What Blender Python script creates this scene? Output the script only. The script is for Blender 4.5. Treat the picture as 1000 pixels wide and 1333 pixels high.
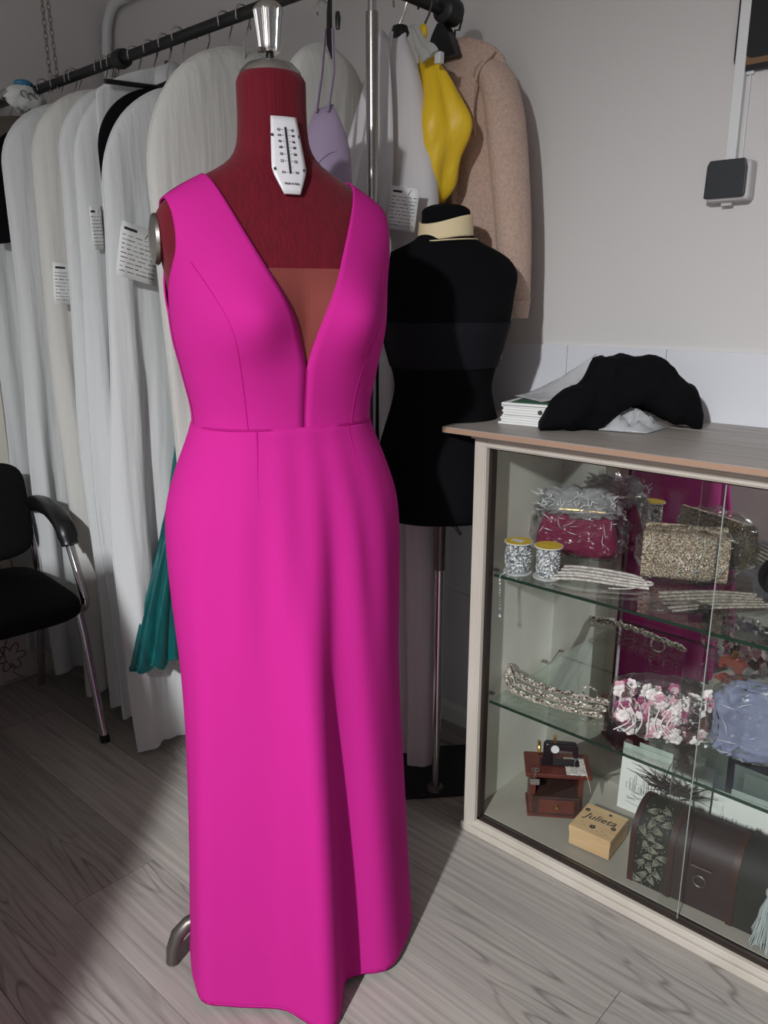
import bpy, bmesh, math, random
from math import sin, cos, pi, radians as rad, sqrt, asin, atan2, exp
from mathutils import Vector, Matrix, Euler, noise
for o in list(bpy.data.objects): bpy.data.objects.remove(o)
scene = bpy.context.scene
C = scene.collection
random.seed(7)
# ------------------------------------------------------------------ camera
# world: x runs along the back wall, y runs into it, z up; camera stands at x = y = 0
AZ = rad(47.7); PITCH = rad(15.0); CAM_H = 1.22; FPX = 1040.0
CR = Vector((sin(AZ), cos(AZ), 0)); CF = Vector((-cos(AZ), sin(AZ), 0))
cam_d = bpy.data.cameras.new('camera'); cam = bpy.data.objects.new('camera', cam_d); C.objects.link(cam)
cam.location = (0, 0, CAM_H)
cam.rotation_euler = (rad(90) - PITCH, 0, AZ - 0.0 + atan2(-CF.x, CF.y) - AZ)
cam_d.sensor_fit = 'VERTICAL'; cam_d.sensor_height = 24.0; cam_d.lens = 24.0 * FPX / 1333.0
cam_d.clip_start = 0.02
scene.camera = cam
def vw(X, Fd, z=0.0):            # a point given as right / forward of where the photographer stands
    p = CR * X + CF * Fd; return Vector((p.x, p.y, z))
# ------------------------------------------------------------------ world, lights, exposure
world = bpy.data.worlds.new('world'); scene.world = world; world.use_nodes = True
world.node_tree.nodes['Background'].inputs[0].default_value = (0.72, 0.82, 1.0, 1)
world.node_tree.nodes['Background'].inputs[1].default_value = 0.14
def area(name, loc, target, sx, sy, power, col):
    l = bpy.data.lights.new(name, 'AREA'); l.shape = 'RECTANGLE'; l.size = sx; l.size_y = sy; l.energy = power; l.color = col
    o = bpy.data.objects.new(name, l); C.objects.link(o); o.location = loc
    o.rotation_euler = (Vector(target) - Vector(loc)).to_track_quat('-Z', 'Y').to_euler()
    return o
area('door_daylight', vw(-1.25, -1.55, 2.35), vw(-0.2, 1.6, 0.7), 0.08, 0.24, 138, (0.95, 0.98, 1.0))
area('soft_fill', vw(-1.5, -2.4, 1.5), vw(-0.3, 1.6, 1.0), 2.2, 1.5, 12.5, (1.0, 0.95, 0.90))  # added soft fill for the whole room, no known window behind it
scene.view_settings.view_transform = 'Standard'; scene.view_settings.look = 'None'
scene.view_settings.exposure = 0.08; scene.view_settings.gamma = 1.0
scene.view_settings.use_curve_mapping = False
# ------------------------------------------------------------------ helpers
def lin(r, g, b):
    f = lambda c: (c / 12.92 if c <= 0.04045 else ((c + 0.055) / 1.055) ** 2.4)
    return (f(r / 255), f(g / 255), f(b / 255), 1)
M = {}
def mat(name, col, rough=0.6, metal=0.0, sheen=0.0, bump=None, vary=None, spec=0.5, trans=0.0, alpha=None, emit=None, coat=0.0):
    m = bpy.data.materials.new(name); m.use_nodes = True; nt = m.node_tree; N = nt.nodes; L = nt.links
    b = N['Principled BSDF']; b.inputs['Base Color'].default_value = col
    b.inputs['Roughness'].default_value = rough; b.inputs['Metallic'].default_value = metal
    b.inputs['Sheen Weight'].default_value = sheen; b.inputs['Specular IOR Level'].default_value = spec
    b.inputs['Coat Weight'].default_value = coat
    tc = N.new('ShaderNodeTexCoord')
    def scaled(sc):
        mp = N.new('ShaderNodeMapping'); mp.inputs['Scale'].default_value = sc
        L.new(tc.outputs['Object'], mp.inputs['Vector']); return mp.outputs['Vector']
    if vary:                       # (second colour, scale xyz, detail)
        n = N.new('ShaderNodeTexNoise'); n.inputs['Scale'].default_value = 1.0; n.inputs['Detail'].default_value = vary[2]
        L.new(scaled(vary[1]), n.inputs['Vector'])
        r = N.new('ShaderNodeValToRGB'); r.color_ramp.elements[0].position = 0.35; r.color_ramp.elements[1].position = 0.68
        r.color_ramp.elements[0].color = col; r.color_ramp.elements[1].color = vary[0]
        L.new(n.outputs['Fac'], r.inputs['Fac']); L.new(r.outputs['Color'], b.inputs['Base Color'])
    if bump:                       # (scale xyz, strength, distance)
        n = N.new('ShaderNodeTexNoise'); n.inputs['Scale'].default_value = 1.0; n.inputs['Detail'].default_value = 3
        L.new(scaled(bump[0]), n.inputs['Vector'])
        bp = N.new('ShaderNodeBump'); bp.inputs['Strength'].default_value = bump[1]; bp.inputs['Distance'].default_value = bump[2]
        L.new(n.outputs['Fac'], bp.inputs['Height']); L.new(bp.outputs['Normal'], b.inputs['Normal'])
    if trans:                      # cloth that lets a little light through
        t = N.new('ShaderNodeBsdfTranslucent'); t.inputs['Color'].default_value = col
        mx = N.new('ShaderNodeMixShader'); mx.inputs[0].default_value = trans
        L.new(b.outputs[0], mx.inputs[1]); L.new(t.outputs[0], mx.inputs[2]); L.new(mx.outputs[0], N['Material Output'].inputs['Surface'])
    if alpha is not None:          # see-through weave
        t = N.new('ShaderNodeBsdfTransparent'); mx = N.new('ShaderNodeMixShader'); mx.inputs[0].default_value = alpha
        L.new(t.outputs[0], mx.inputs[1]); L.new(b.outputs[0], mx.inputs[2]); L.new(mx.outputs[0], N['Material Output'].inputs['Surface'])
    M[name] = m; return m
def clear(name, tint, rough=0.02, ior=1.45, bump=None, haze=0.0):
    m = bpy.data.materials.new(name); m.use_nodes = True; nt = m.node_tree; N = nt.nodes; L = nt.links
    N.remove(N['Principled BSDF'])
    t = N.new('ShaderNodeBsdfTransparent'); t.inputs[0].default_value = tint
    g = N.new('ShaderNodeBsdfGlossy'); g.inputs['Roughness'].default_value = rough; g.inputs['Color'].default_value = (1, 1, 1, 1)
    fc = N.new('ShaderNodeLayerWeight'); fc.inputs[0].default_value = 0.5
    pw5 = N.new('ShaderNodeMath'); pw5.operation = 'POWER'; pw5.inputs[1].default_value = 4.0; L.new(fc.outputs['Facing'], pw5.inputs[0])
    f0 = ((ior - 1) / (ior + 1)) ** 2
    fr = N.new('ShaderNodeMath'); fr.operation = 'MULTIPLY_ADD'; fr.inputs[1].default_value = 1 - f0; fr.inputs[2].default_value = f0; L.new(pw5.outputs[0], fr.inputs[0])
    mx = N.new('ShaderNodeMixShader'); L.new(fr.outputs[0], mx.inputs[0]); L.new(t.outputs[0], mx.inputs[1]); L.new(g.outputs[0], mx.inputs[2])
    out = mx
    if bump:
        tc = N.new('ShaderNodeTexCoord'); n = N.new('ShaderNodeTexNoise'); n.inputs['Scale'].default_value = bump[0]; n.inputs['Detail'].default_value = 4
        n.inputs['Distortion'].default_value = 0.6
        L.new(tc.outputs['Object'], n.inputs['Vector'])
        bp = N.new('ShaderNodeBump'); bp.inputs['Strength'].default_value = bump[1]; bp.inputs['Distance'].default_value = bump[2]
        L.new(n.outputs['Fac'], bp.inputs['Height']); L.new(bp.outputs[0], g.inputs['Normal']); L.new(bp.outputs[0], fc.inputs['Normal'])
    if haze:
        d = N.new('ShaderNodeBsdfDiffuse'); d.inputs[0].default_value = (0.85, 0.85, 0.87, 1)
        m2 = N.new('ShaderNodeMixShader'); m2.inputs[0].default_value = haze
        L.new(mx.outputs[0], m2.inputs[1]); L.new(d.outputs[0], m2.inputs[2]); out = m2
    L.new(out.outputs[0], N['Material Output'].inputs['Surface'])
    M[name] = m; return m
class MB:
    def __init__(s): s.v = []; s.f = []
    def add(s, vs, fs):
        k = len(s.v); s.v += [tuple(v) for v in vs]; s.f += [tuple(i + k for i in f) for f in fs]; return s
    def box(s, x0, x1, y0, y1, z0, z1, mtx=None):
        vs = [Vector((x, y, z)) for z in (z0, z1) for y in (y0, y1) for x in (x0, x1)]
        if mtx: vs = [mtx @ v for v in vs]
        return s.add(vs, [(0, 2, 3, 1), (4, 5, 7, 6), (0, 1, 5, 4), (2, 6, 7, 3), (0, 4, 6, 2), (1, 3, 7, 5)])
    def grid(s, rows, closed=False, capb=False, capt=False):
        n = len(rows[0]); k = len(s.v); fs = []
        for r in rows: s.v += [tuple(p) for p in r]
        for i in range(len(rows) - 1):
            for j in range(n if closed else n - 1):
                j2 = (j + 1) % n
                fs.append((k + i * n + j, k + i * n + j2, k + (i + 1) * n + j2, k + (i + 1) * n + j))
        s.f += fs
        if capb: s.f.append(tuple(k + j for j in reversed(range(n))))
        if capt: s.f.append(tuple(k + (len(rows) - 1) * n + j for j in range(n)))
        return s
    def tube(s, path, r, seg=8, caps=True, flat=1.0):
        P = [Vector(p) for p in path]; rows = []; prev = None
        for i, p in enumerate(P):
            t = (P[min(i + 1, len(P) - 1)] - P[max(i - 1, 0)]).normalized()
            if prev is None:
                u = t.cross(Vector((0, 0, 1)))
                if u.length < 1e-3: u = t.cross(Vector((1, 0, 0)))
                u.normalize()
            else:
                u = (prev - t * prev.dot(t)).normalized()
            prev = u; w = t.cross(u)
            rr = r[i] if isinstance(r, (list, tuple)) else r
            rows.append([p + u * rr * cos(a) + w * rr * flat * sin(a) for a in [2 * pi * j / seg for j in range(seg)]])
        return s.grid(rows, True, caps, caps)
    def lathe(s, prof, seg=24, o=(0, 0, 0), flute=0, famp=0.0, axis='Z'):
        rows = []
        for r, z in prof:
            row = []
            for j in range(seg):
                a = 2 * pi * j / seg; rr = r * (1 + famp * (1 if flute and (j * flute * 2 // seg) % 2 else 0))
                p = (rr * cos(a), rr * sin(a), z)
                if axis == 'X': p = (p[2], p[0], p[1])
                if axis == 'Y': p = (p[1], p[2], p[0])
                row.append((p[0] + o[0], p[1] + o[1], p[2] + o[2]))
            rows.append(row)
        return s.grid(rows, True, True, True)
    def ball(s, c, r, seg=8, sq=(1, 1, 1)):
        rows = []
        for i in range(1, seg):
            ph = pi * i / seg
            rows.append([(c[0] + r * sq[0] * sin(ph) * cos(2 * pi * j / seg), c[1] + r * sq[1] * sin(ph) * sin(2 * pi * j / seg), c[2] - r * sq[2] * cos(ph)) for j in range(seg)])
        return s.grid(rows, True, True, True)
    def prism(s, poly, y0, y1, plane='xz'):
        n = len(poly); f = (lambda a, b, t: (a, t, b)) if plane == 'xz' else ((lambda a, b, t: (a, b, t)) if plane == 'xy' else (lambda a, b, t: (t, a, b)))
        vs = [f(a, b, y0) for a, b in poly] + [f(a, b, y1) for a, b in poly]
        fs = [tuple(reversed(range(n))), tuple(range(n, 2 * n))] + [(i, (i + 1) % n, n + (i + 1) % n, n + i) for i in range(n)]
        return s.add(vs, fs)
    def mesh(s, name):
        me = bpy.data.meshes.new(name); me.from_pydata(s.v, [], s.f); me.validate()
        bm = bmesh.new(); bm.from_mesh(me); bmesh.ops.recalc_face_normals(bm, faces=bm.faces); bm.to_mesh(me); bm.free()
        return me
    def build(s, name, material, parent=None, smooth=True, bevel=0, sub=0, solid=0, auto=40, label=None):
        me = s.mesh(name); o = bpy.data.objects.new(name, me); C.objects.link(o)
        me.materials.append(M[material] if isinstance(material, str) else material)
        if parent: o.parent = parent
        if smooth:
            for p in me.polygons: p.use_smooth = True
            if auto and hasattr(me, 'set_sharp_from_angle'): me.set_sharp_from_angle(angle=rad(auto))
        if solid:
            m = o.modifiers.new('thick', 'SOLIDIFY'); m.thickness = solid; m.offset = 0
        if bevel:
            m = o.modifiers.new('bevel', 'BEVEL'); m.width = bevel; m.segments = 2; m.limit_method = 'ANGLE'
        if sub:
            m = o.modifiers.new('sub', 'SUBSURF'); m.levels = sub; m.render_levels = sub
        if label: o['label'] = label
        return o
def tag(o, label, cat, group=None):
    o['label'] = label; o['category'] = cat
    if group: o['group'] = group
    return o
def thing(name, label, cat, loc=(0, 0, 0), rotz=0.0, group=None):
    o = bpy.data.objects.new(name, None); C.objects.link(o); o.location = loc; o.rotation_euler = (0, 0, rotz); o.empty_display_size = 0.1
    return tag(o, label, cat, group)
def struct(o): o['kind'] = 'structure'; return o
def text(name, body, size, material, parent, mtx, align='CENTER', extrude=0.0003, shear=0.0):
    cu = bpy.data.curves.new(name, 'FONT'); cu.body = body; cu.size = size; cu.align_x = align; cu.align_y = 'CENTER'; cu.extrude = extrude; cu.shear = shear; cu.resolution_u = 3
    t = bpy.data.objects.new(name, cu); me = bpy.data.meshes.new_from_object(t); bpy.data.objects.remove(t)
    o = bpy.data.objects.new(name, me); C.objects.link(o); me.materials.append(M[material]); me.transform(mtx)
    o.parent = parent; return o
def interp(tab, z):              # smooth (cosine-free, Catmull-Rom) lookup in rows of (key, value, value...)
    if z <= tab[0][0]: return tab[0][1:]
    if z >= tab[-1][0]: return tab[-1][1:]
    for i in range(len(tab) - 1):
        if tab[i][0] <= z <= tab[i + 1][0]:
            a, b = tab[i], tab[i + 1]; p = tab[max(i - 1, 0)]; q = tab[min(i + 2, len(tab) - 1)]
            h = b[0] - a[0]; t = (z - a[0]) / h; out = []
            for k in range(1, len(a)):
                m0 = (b[k] - p[k]) / (b[0] - p[0]) * h; m1 = (q[k] - a[k]) / (q[0] - a[0]) * h
                out.append((2 * t**3 - 3 * t**2 + 1) * a[k] + (t**3 - 2 * t**2 + t) * m0 + (-2 * t**3 + 3 * t**2) * b[k] + (t**3 - t**2) * m1)
            return tuple(out)
def smooth01(t): t = max(0, min(1, t)); return t * t * (3 - 2 * t)
def nz(x, y, z): return noise.noise(Vector((x, y, z)))
# ------------------------------------------------------------------ materials
mat('wall_paint', lin(214, 210, 208), 0.9, bump=((30, 30, 30), 0.08, 0.004))
mat('ceiling_paint', lin(190, 188, 184), 0.9)
mat('tile_glaze', lin(222, 222, 228), 0.35)
mat('grout', lin(185, 185, 188), 0.9)
mat('white_paint', lin(202, 195, 184), 0.5, vary=(lin(190, 181, 168), (9, 9, 4), 3), bump=((60, 60, 60), 0.1, 0.002))
mat('side_paint', lin(226, 224, 214), 0.6, vary=(lin(212, 209, 198), (6, 6, 3), 2))
mat('base_paint', lin(168, 162, 152), 0.6, vary=(lin(154, 148, 138), (5, 5, 5), 2)); mat('gasket', lin(38, 26, 20), 0.5)
mat('chrome', lin(205, 203, 204), 0.14, 1.0)
mat('steel', lin(165, 160, 156), 0.28, 1.0)
mat('dark_steel', lin(112, 106, 102), 0.42, 0.8)
mat('silver', lin(205, 200, 196), 0.25, 1.0)
mat('gold', lin(205, 165, 95), 0.3, 1.0)
mat('black_metal', lin(22, 22, 22), 0.5)
mat('black_plastic', lin(18, 18, 20), 0.35)
mat('black_fabric', lin(14, 14, 17), 0.95, spec=0.1, bump=((300, 300, 300), 0.15, 0.001))
mat('black_band', lin(20, 20, 26), 0.85, spec=0.2)
mat('chair_fabric', lin(20, 19, 20), 0.95, spec=0.15, bump=((400, 400, 400), 0.3, 0.001))
mat('pink_crepe', lin(192, 36, 135), 0.85, sheen=0.0, spec=0.12, bump=((500, 500, 500), 0.06, 0.001))
mat('pink_seam', lin(174, 22, 118), 0.9, spec=0.1)
mat('red_jersey', lin(108, 13, 33), 0.8, spec=0.2, sheen=0.1, vary=(lin(96, 12, 27), (120, 120, 4), 3), bump=((220, 220, 7), 0.6, 0.003))
mat('brown_mesh', lin(130, 64, 60), 0.8, spec=0.1, vary=(lin(130, 66, 60), (300, 300, 300), 1))
mat('plate_white', lin(226, 222, 226), 0.35)
mat('ink', lin(40, 40, 46), 0.8)
mat('pencil', lin(120, 122, 124), 0.9)
mat('bag_white', lin(230, 231, 231), 0.75, spec=0.25, trans=0.25, bump=((16, 16, 1.6), 0.45, 0.03))
mat('bag_cream', lin(228, 226, 221), 0.75, spec=0.25, trans=0.25, bump=((16, 16, 1.6), 0.45, 0.03))
mat('sheer_white', lin(232, 228, 230), 0.8, trans=0.3, bump=((8, 8, 2), 0.3, 0.02))
mat('paper', lin(228, 228, 226), 0.8)
mat('lavender', lin(150, 132, 158), 0.75, sheen=0.2, bump=((40, 40, 40), 0.15, 0.004))
mat('teal_satin', lin(2, 92, 90), 0.3, sheen=0.1, vary=(lin(2, 70, 74), (60, 60, 12), 3), bump=((40, 40, 12), 0.3, 0.006))
mat('yellow_plastic', lin(242, 200, 40), 0.45, bump=((14, 14, 8), 0.5, 0.02), trans=0.12)
mat('pink_knit', lin(202, 174, 158), 0.95, spec=0.1, sheen=0.2, vary=(lin(188, 158, 144), (160, 160, 160), 2), bump=((160, 160, 220), 0.8, 0.004))
mat('cream_band', lin(228, 208, 168), 0.85, bump=((80, 80, 80), 0.2, 0.003))
mat('red_cloth', lin(128, 20, 32), 0.9); mat('brown_cloth', lin(92, 84, 76), 0.9); mat('blue_film', lin(60, 130, 170), 0.4)
mat('burgundy', lin(104, 8, 50), 0.7, spec=.2, vary=(lin(122, 14, 64), (120, 120, 120), 1))
mat('wood_red', lin(104, 48, 36), 0.45, vary=(lin(82, 36, 27), (30, 30, 6), 3))
mat('wood_dark', lin(64, 40, 34), 0.5, vary=(lin(50, 30, 26), (40, 10, 10), 3))
mat('wood_pale', lin(214, 180, 138), 0.6, vary=(lin(202, 166, 122), (12, 60, 60), 2))
mat('wood_edge', lin(166, 134, 112), 0.8)
mat('trunk_brown', lin(50, 36, 37), 0.55, bump=((60, 60, 60), 0.15, 0.003))
mat('paisley_ground', lin(34, 34, 30), 0.7); mat('paisley_line', lin(138, 138, 122), 0.7)
mat('feather', lin(52, 48, 46), 0.95); mat('fringe_white', lin(170, 178, 178), 0.9)
mat('lace', lin(226, 218, 212), 0.9, bump=((220, 220, 220), 0.8, 0.004), vary=(lin(176, 168, 164), (140, 140, 140), 2))
mat('lace_grey', lin(188, 178, 166), 0.9, bump=((220, 220, 220), 0.8, 0.004), vary=(lin(128, 120, 112), (160, 160, 160), 2))
mat('flower_white', lin(238, 226, 226), 0.7); mat('flower_pink', lin(218, 164, 182), 0.7); mat('flower_rose', lin(150, 66, 104), 0.6); mat('flower_dark', lin(92, 72, 70), 0.5)
mat('blue_cloth', lin(128, 134, 162), 0.8, sheen=0.2, bump=((24, 24, 24), 0.5, 0.015), vary=(lin(108, 114, 142), (14, 14, 14), 2))
mat('label_yellow', lin(222, 186, 48), 0.5); mat('clear_disc', lin(205, 205, 205), 0.3)
mat('pink_toy', lin(232, 132, 122), 0.5)
mat('green_card', lin(34, 82, 58), 0.6)
mat('socket_grey', lin(196, 194, 194), 0.5); mat('socket_dark', lin(48, 50, 54), 0.4)
mat('conduit_white', lin(226, 226, 226), 0.5)
mat('frame_brown', lin(120, 86, 56), 0.5); mat('frame_black', lin(16, 16, 20), 0.4)
mat('mirror', (0.78, 0.79, 0.78, 1), 0.02, 1.0)
mat('floral_board', lin(216, 212, 200), 0.9); mat('floral_line', lin(104, 102, 94), 0.9)
mat('card', lin(226, 228, 224), 0.8)
clear('glass_pane', (0.97, 0.98, 0.97, 1), 0.01, 1.35)
clear('glass_shelf', (0.90, 0.95, 0.92, 1), 0.01, 1.45)
clear('film', (0.97, 0.97, 0.97, 1), 0.10, 1.5, bump=(38, 1.0, 0.02), haze=0.012)
clear('film_bright', (0.95, 0.95, 0.96, 1), 0.16, 1.7, bump=(70, 1.0, 0.03), haze=0.24)  # white haze mixed in to imitate highlights on the bunched film
mat('glass_edge', lin(30, 56, 44), 0.15); mat('pane_edge', lin(170, 178, 172), 0.2)
def glitter(name, c1, c2, scale, metal=0.8):
    m = bpy.data.materials.new(name); m.use_nodes = True; N = m.node_tree.nodes; L = m.node_tree.links; b = N['Principled BSDF']
    tc = N.new('ShaderNodeTexCoord'); v = N.new('ShaderNodeTexVoronoi'); v.inputs['Scale'].default_value = scale; L.new(tc.outputs['Object'], v.inputs['Vector'])
    r = N.new('ShaderNodeValToRGB'); r.color_ramp.elements[0].color = c1; r.color_ramp.elements[1].color = c2; r.color_ramp.elements[0].position = 0.3; r.color_ramp.elements[1].position = 0.75
    L.new(v.outputs['Color'], r.inputs['Fac']); L.new(r.outputs['Color'], b.inputs['Base Color'])
    b.inputs['Metallic'].default_value = metal; b.inputs['Roughness'].default_value = 0.35
    bp = N.new('ShaderNodeBump'); bp.inputs['Strength'].default_value = 1.0; bp.inputs['Distance'].default_value = 0.003
    L.new(v.outputs['Distance'], bp.inputs['Height']); L.new(bp.outputs[0], b.inputs['Normal']); M[name] = m
glitter('glitter_gold', lin(150, 122, 98), lin(255, 238, 214), 420, 0.35)
glitter('rhinestone', lin(120, 122, 130), lin(255, 255, 255), 260, 0.25)
glitter('beads', lin(104, 92, 82), lin(250, 240, 228), 260, 0.4)
def plank_material(name, light, dark, per_object=True, along='x'):
    m = bpy.data.materials.new(name); m.use_nodes = True; N = m.node_tree.nodes; L = m.node_tree.links; b = N['Principled BSDF']
    tc = N.new('ShaderNodeTexCoord'); oi = N.new('ShaderNodeObjectInfo')
    ad = N.new('ShaderNodeVectorMath'); ad.operation = 'ADD'
    cm = N.new('ShaderNodeCombineXYZ'); ml = N.new('ShaderNodeMath'); ml.operation = 'MULTIPLY'; ml.inputs[1].default_value = 37.0
    L.new(oi.outputs['Random'], ml.inputs[0]); L.new(ml.outputs[0], cm.inputs[0]); L.new(ml.outputs[0], cm.inputs[1])
    L.new(tc.outputs['Object'], ad.inputs[0]); L.new(cm.outputs[0], ad.inputs[1])
    mp = N.new('ShaderNodeMapping'); mp.inputs['Scale'].default_value = (1.3, 9.0, 1); L.new(ad.outputs[0], mp.inputs['Vector'])
    n1 = N.new('ShaderNodeTexNoise'); n1.inputs['Scale'].default_value = 1.0; n1.inputs['Detail'].default_value = 2; n1.inputs['Distortion'].default_value = 0.5; L.new(mp.outputs[0], n1.inputs['Vector'])
    mul = N.new('ShaderNodeMath'); mul.operation = 'MULTIPLY'; mul.inputs[1].default_value = 11.0; L.new(n1.outputs['Fac'], mul.inputs[0])
    fr = N.new('ShaderNodeMath'); fr.operation = 'PINGPONG'; fr.inputs[1].default_value = 0.5; L.new(mul.outputs[0], fr.inputs[0])
    mp2 = N.new('ShaderNodeMapping'); mp2.inputs['Scale'].default_value = (3, 90, 1); L.new(ad.outputs[0], mp2.inputs['Vector'])
    n2 = N.new('ShaderNodeTexNoise'); n2.inputs['Scale'].default_value = 1.0; n2.inputs['Detail'].default_value = 3; L.new(mp2.outputs[0], n2.inputs['Vector'])
    mp3 = N.new('ShaderNodeMapping'); mp3.inputs['Scale'].default_value = (1.2, 4, 1); L.new(ad.outputs[0], mp3.inputs['Vector'])
    n3 = N.new('ShaderNodeTexNoise'); n3.inputs['Scale'].default_value = 1.0; n3.inputs['Detail'].default_value = 2; L.new(mp3.outputs[0], n3.inputs['Vector'])
    r1 = N.new('ShaderNodeValToRGB'); r1.color_ramp.elements[0].position = 0.0; r1.color_ramp.elements[0].color = (1, 1, 1, 1); r1.color_ramp.elements[1].position = 0.16; r1.color_ramp.elements[1].color = (0, 0, 0, 1)
    L.new(fr.outputs[0], r1.inputs['Fac'])
    msk = N.new('ShaderNodeMath'); msk.operation = 'MULTIPLY'; L.new(r1.outputs[0], msk.inputs[0])
    r3 = N.new('ShaderNodeValToRGB'); r3.color_ramp.elements[0].position = 0.48; r3.color_ramp.elements[1].position = 0.62; L.new(n3.outputs['Fac'], r3.inputs['Fac']); L.new(r3.outputs[0], msk.inputs[1])
    ad2 = N.new('ShaderNodeMath'); ad2.operation = 'MULTIPLY_ADD'; ad2.inputs[1].default_value = 0.55; L.new(msk.outputs[0], ad2.inputs[0]); 
    r2 = N.new('ShaderNodeMapRange'); r2.inputs[1].default_value = 0.35; r2.inputs[2].default_value = 0.75; r2.inputs[3].default_value = 0.0; r2.inputs[4].default_value = 0.55; L.new(n2.outputs['Fac'], r2.inputs[0]); L.new(r2.outputs[0], ad2.inputs[2])
    mx = N.new('ShaderNodeMix'); mx.data_type = 'RGBA'; mx.inputs[6].default_value = light; mx.inputs[7].default_value = dark; L.new(ad2.outputs[0], mx.inputs[0])
    hs = N.new('ShaderNodeHueSaturation'); vr = N.new('ShaderNodeMapRange'); vr.inputs[3].default_value = 0.84; vr.inputs[4].default_value = 1.10; L.new(oi.outputs['Random'], vr.inputs[0]); L.new(vr.outputs[0], hs.inputs['Value']); L.new(mx.outputs[2], hs.inputs['Color'])
    L.new(hs.outputs[0], b.inputs['Base Color']); b.inputs['Roughness'].default_value = 0.42; b.inputs['Specular IOR Level'].default_value = 0.35
    M[name] = m
plank_material('laminate', lin(176, 169, 162), lin(104, 98, 92))
plank_material('top_wood', lin(172, 164, 157), lin(124, 114, 107))
# ------------------------------------------------------------------ room shell
XL, XR, YB, YF, ZC = -2.935, 2.2, 1.735, -2.9, 2.62
fl = struct(MB().box(XL, XR, YF, YB, -0.10, -0.0045).build('floor', 'gasket', smooth=False))
pw, pl = 0.19, 1.29; row = 0; y = YB; shared = {}
while y > YF + 0.02:
    y0 = max(YF, y - pw); x = XL - (row * 0.47) % pl
    while x < XR:
        xa, xb = max(x, XL), min(x + pl, XR)
        if xb - xa > 0.03:
            key = (round(xb - xa, 3), round(y - y0, 3))
            if key not in shared:
                o = MB().box(0, key[0] - 0.0012, 0, key[1] - 0.0012, -0.0045, 0).build('plank', 'laminate', fl, smooth=False); shared[key] = o.data
            else:
                o = bpy.data.objects.new('plank', shared[key]); C.objects.link(o); o.parent = fl
            o.location = (xa, y0, 0)
        x += pl
    y -= pw; row += 1
wb = struct(MB().box(XL - 0.1, XR, YB, YB + 0.1, 0, ZC).build('wall_back', 'wall_paint', smooth=False))
struct(MB().box(XL - 0.1, XL, YF, YB, 0, ZC).build('wall_left', 'wall_paint', smooth=False))
struct(MB().box(XL - 0.1, XR, YF, YB + 0.1, ZC, ZC + 0.1).build('ceiling', 'ceiling_paint', smooth=False))
# tiles of the wainscot, up to 1.113 m
MB().box(XL, XR, YB - 0.004, YB, 0.06, 1.111).build('grout_bed', 'grout', wb, smooth=False)
tm = None; tw = 0.2435
for r in range(3):
    z0 = 1.113 - (r + 1) * 0.351; k = 0; x = -0.98 - 8 * tw
    while x < XR - tw:
        if tm is None:
            t = MB().box(0, tw - 0.0015, -0.008, 0, 0, 0.3495).build('tile', 'tile_glaze', wb, smooth=False, bevel=0.001); tm = t.data
        else:
            t = bpy.data.objects.new('tile', tm); C.objects.link(t); t.parent = wb
        t.location = (x, YB - 0.001, z0); x += tw
bb = MB().prism([(YB, 0), (YB - 0.022, 0), (YB - 0.022, 0.045), (YB - 0.012, 0.06), (YB, 0.06)], XL, XR, 'yz').build('baseboard_back', 'conduit_white', smooth=False); struct(bb)
# unseen half-height wall and lintel, added beside and behind the camera to block light
def vbox(x0, x1, f0, f1, z0, z1):
    q = [vw(x0, f0), vw(x1, f0), vw(x1, f1), vw(x0, f1)]; return MB().prism([(p.x, p.y) for p in q], z0, z1, 'xy')
struct(vbox(-2.2, -0.832, -0.95, 1.22, 0, 0.95).build('shade_wall', 'wall_paint', smooth=False))
struct(vbox(-2.3, 0.6, -1.12, -1.02, 2.21, ZC).build('shade_lintel', 'wall_paint', smooth=False))
# white pipe in the far corner
pp = [(XL + 0.03, YB - 0.03, 1.2 + 0.1 * i) for i in range(10)] + [(XL + 0.035 + 0.10 * (1 - cos(t)), YB - 0.03, 2.10 + 0.12 * sin(t)) for t in [i * pi / 2 / 8 for i in range(9)]] + [(XL + 0.3, YB - 0.03, 2.22), (-1.0, YB - 0.03, 2.22)]
MB().tube(pp, 0.017, 10).build('pipe', 'conduit_white', wb)
# conduit, socket, dark frame on the back wall (right)
cd = thing('cable_conduit', 'white plastic cable conduit running down the wall to the socket', 'conduit', (-0.64, YB, 1.475))
MB().box(-0.011, 0.009, -0.016, 0, 0, 1.10).build('channel', 'conduit_white', cd, smooth=False, bevel=0.002)
MB().tube([(0.017, -0.004, z) for z in (0, 0.15, 0.29, 0.4, 1.1)], 0.0022, 6).build('cable', 'conduit_white', cd)
for z in (0.16, 0.31): MB().box(0.010, 0.024, -0.008, 0, z, z + 0.006).build('clip', 'conduit_white', cd, smooth=False)
sk = thing('wall_socket', 'grey surface wall socket with a dark flip cover', 'socket', (-0.634, YB, 1.405), 0)
MB().box(-0.042, 0.042, -0.034, 0, 0, 0.074).build('body', 'socket_grey', sk, smooth=False, bevel=0.006)
MB().prism([(-0.043, 0.006), (0.033, 0.006), (0.036, 0.012), (0.036, 0.060), (0.031, 0.076), (-0.036, 0.076), (-0.041, 0.066)], -0.042, -0.034).build('cover', 'socket_dark', sk, smooth=False, bevel=0.002)
MB().box(-0.014, 0.006, -0.020, -0.008, -0.007, 0.001).build('latch', 'socket_grey', sk, smooth=False)
pf = thing('picture_frame', 'dark picture frame with a thin brown inner edge beside the conduit', 'frame', (-0.655, YB, 1.640))
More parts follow.
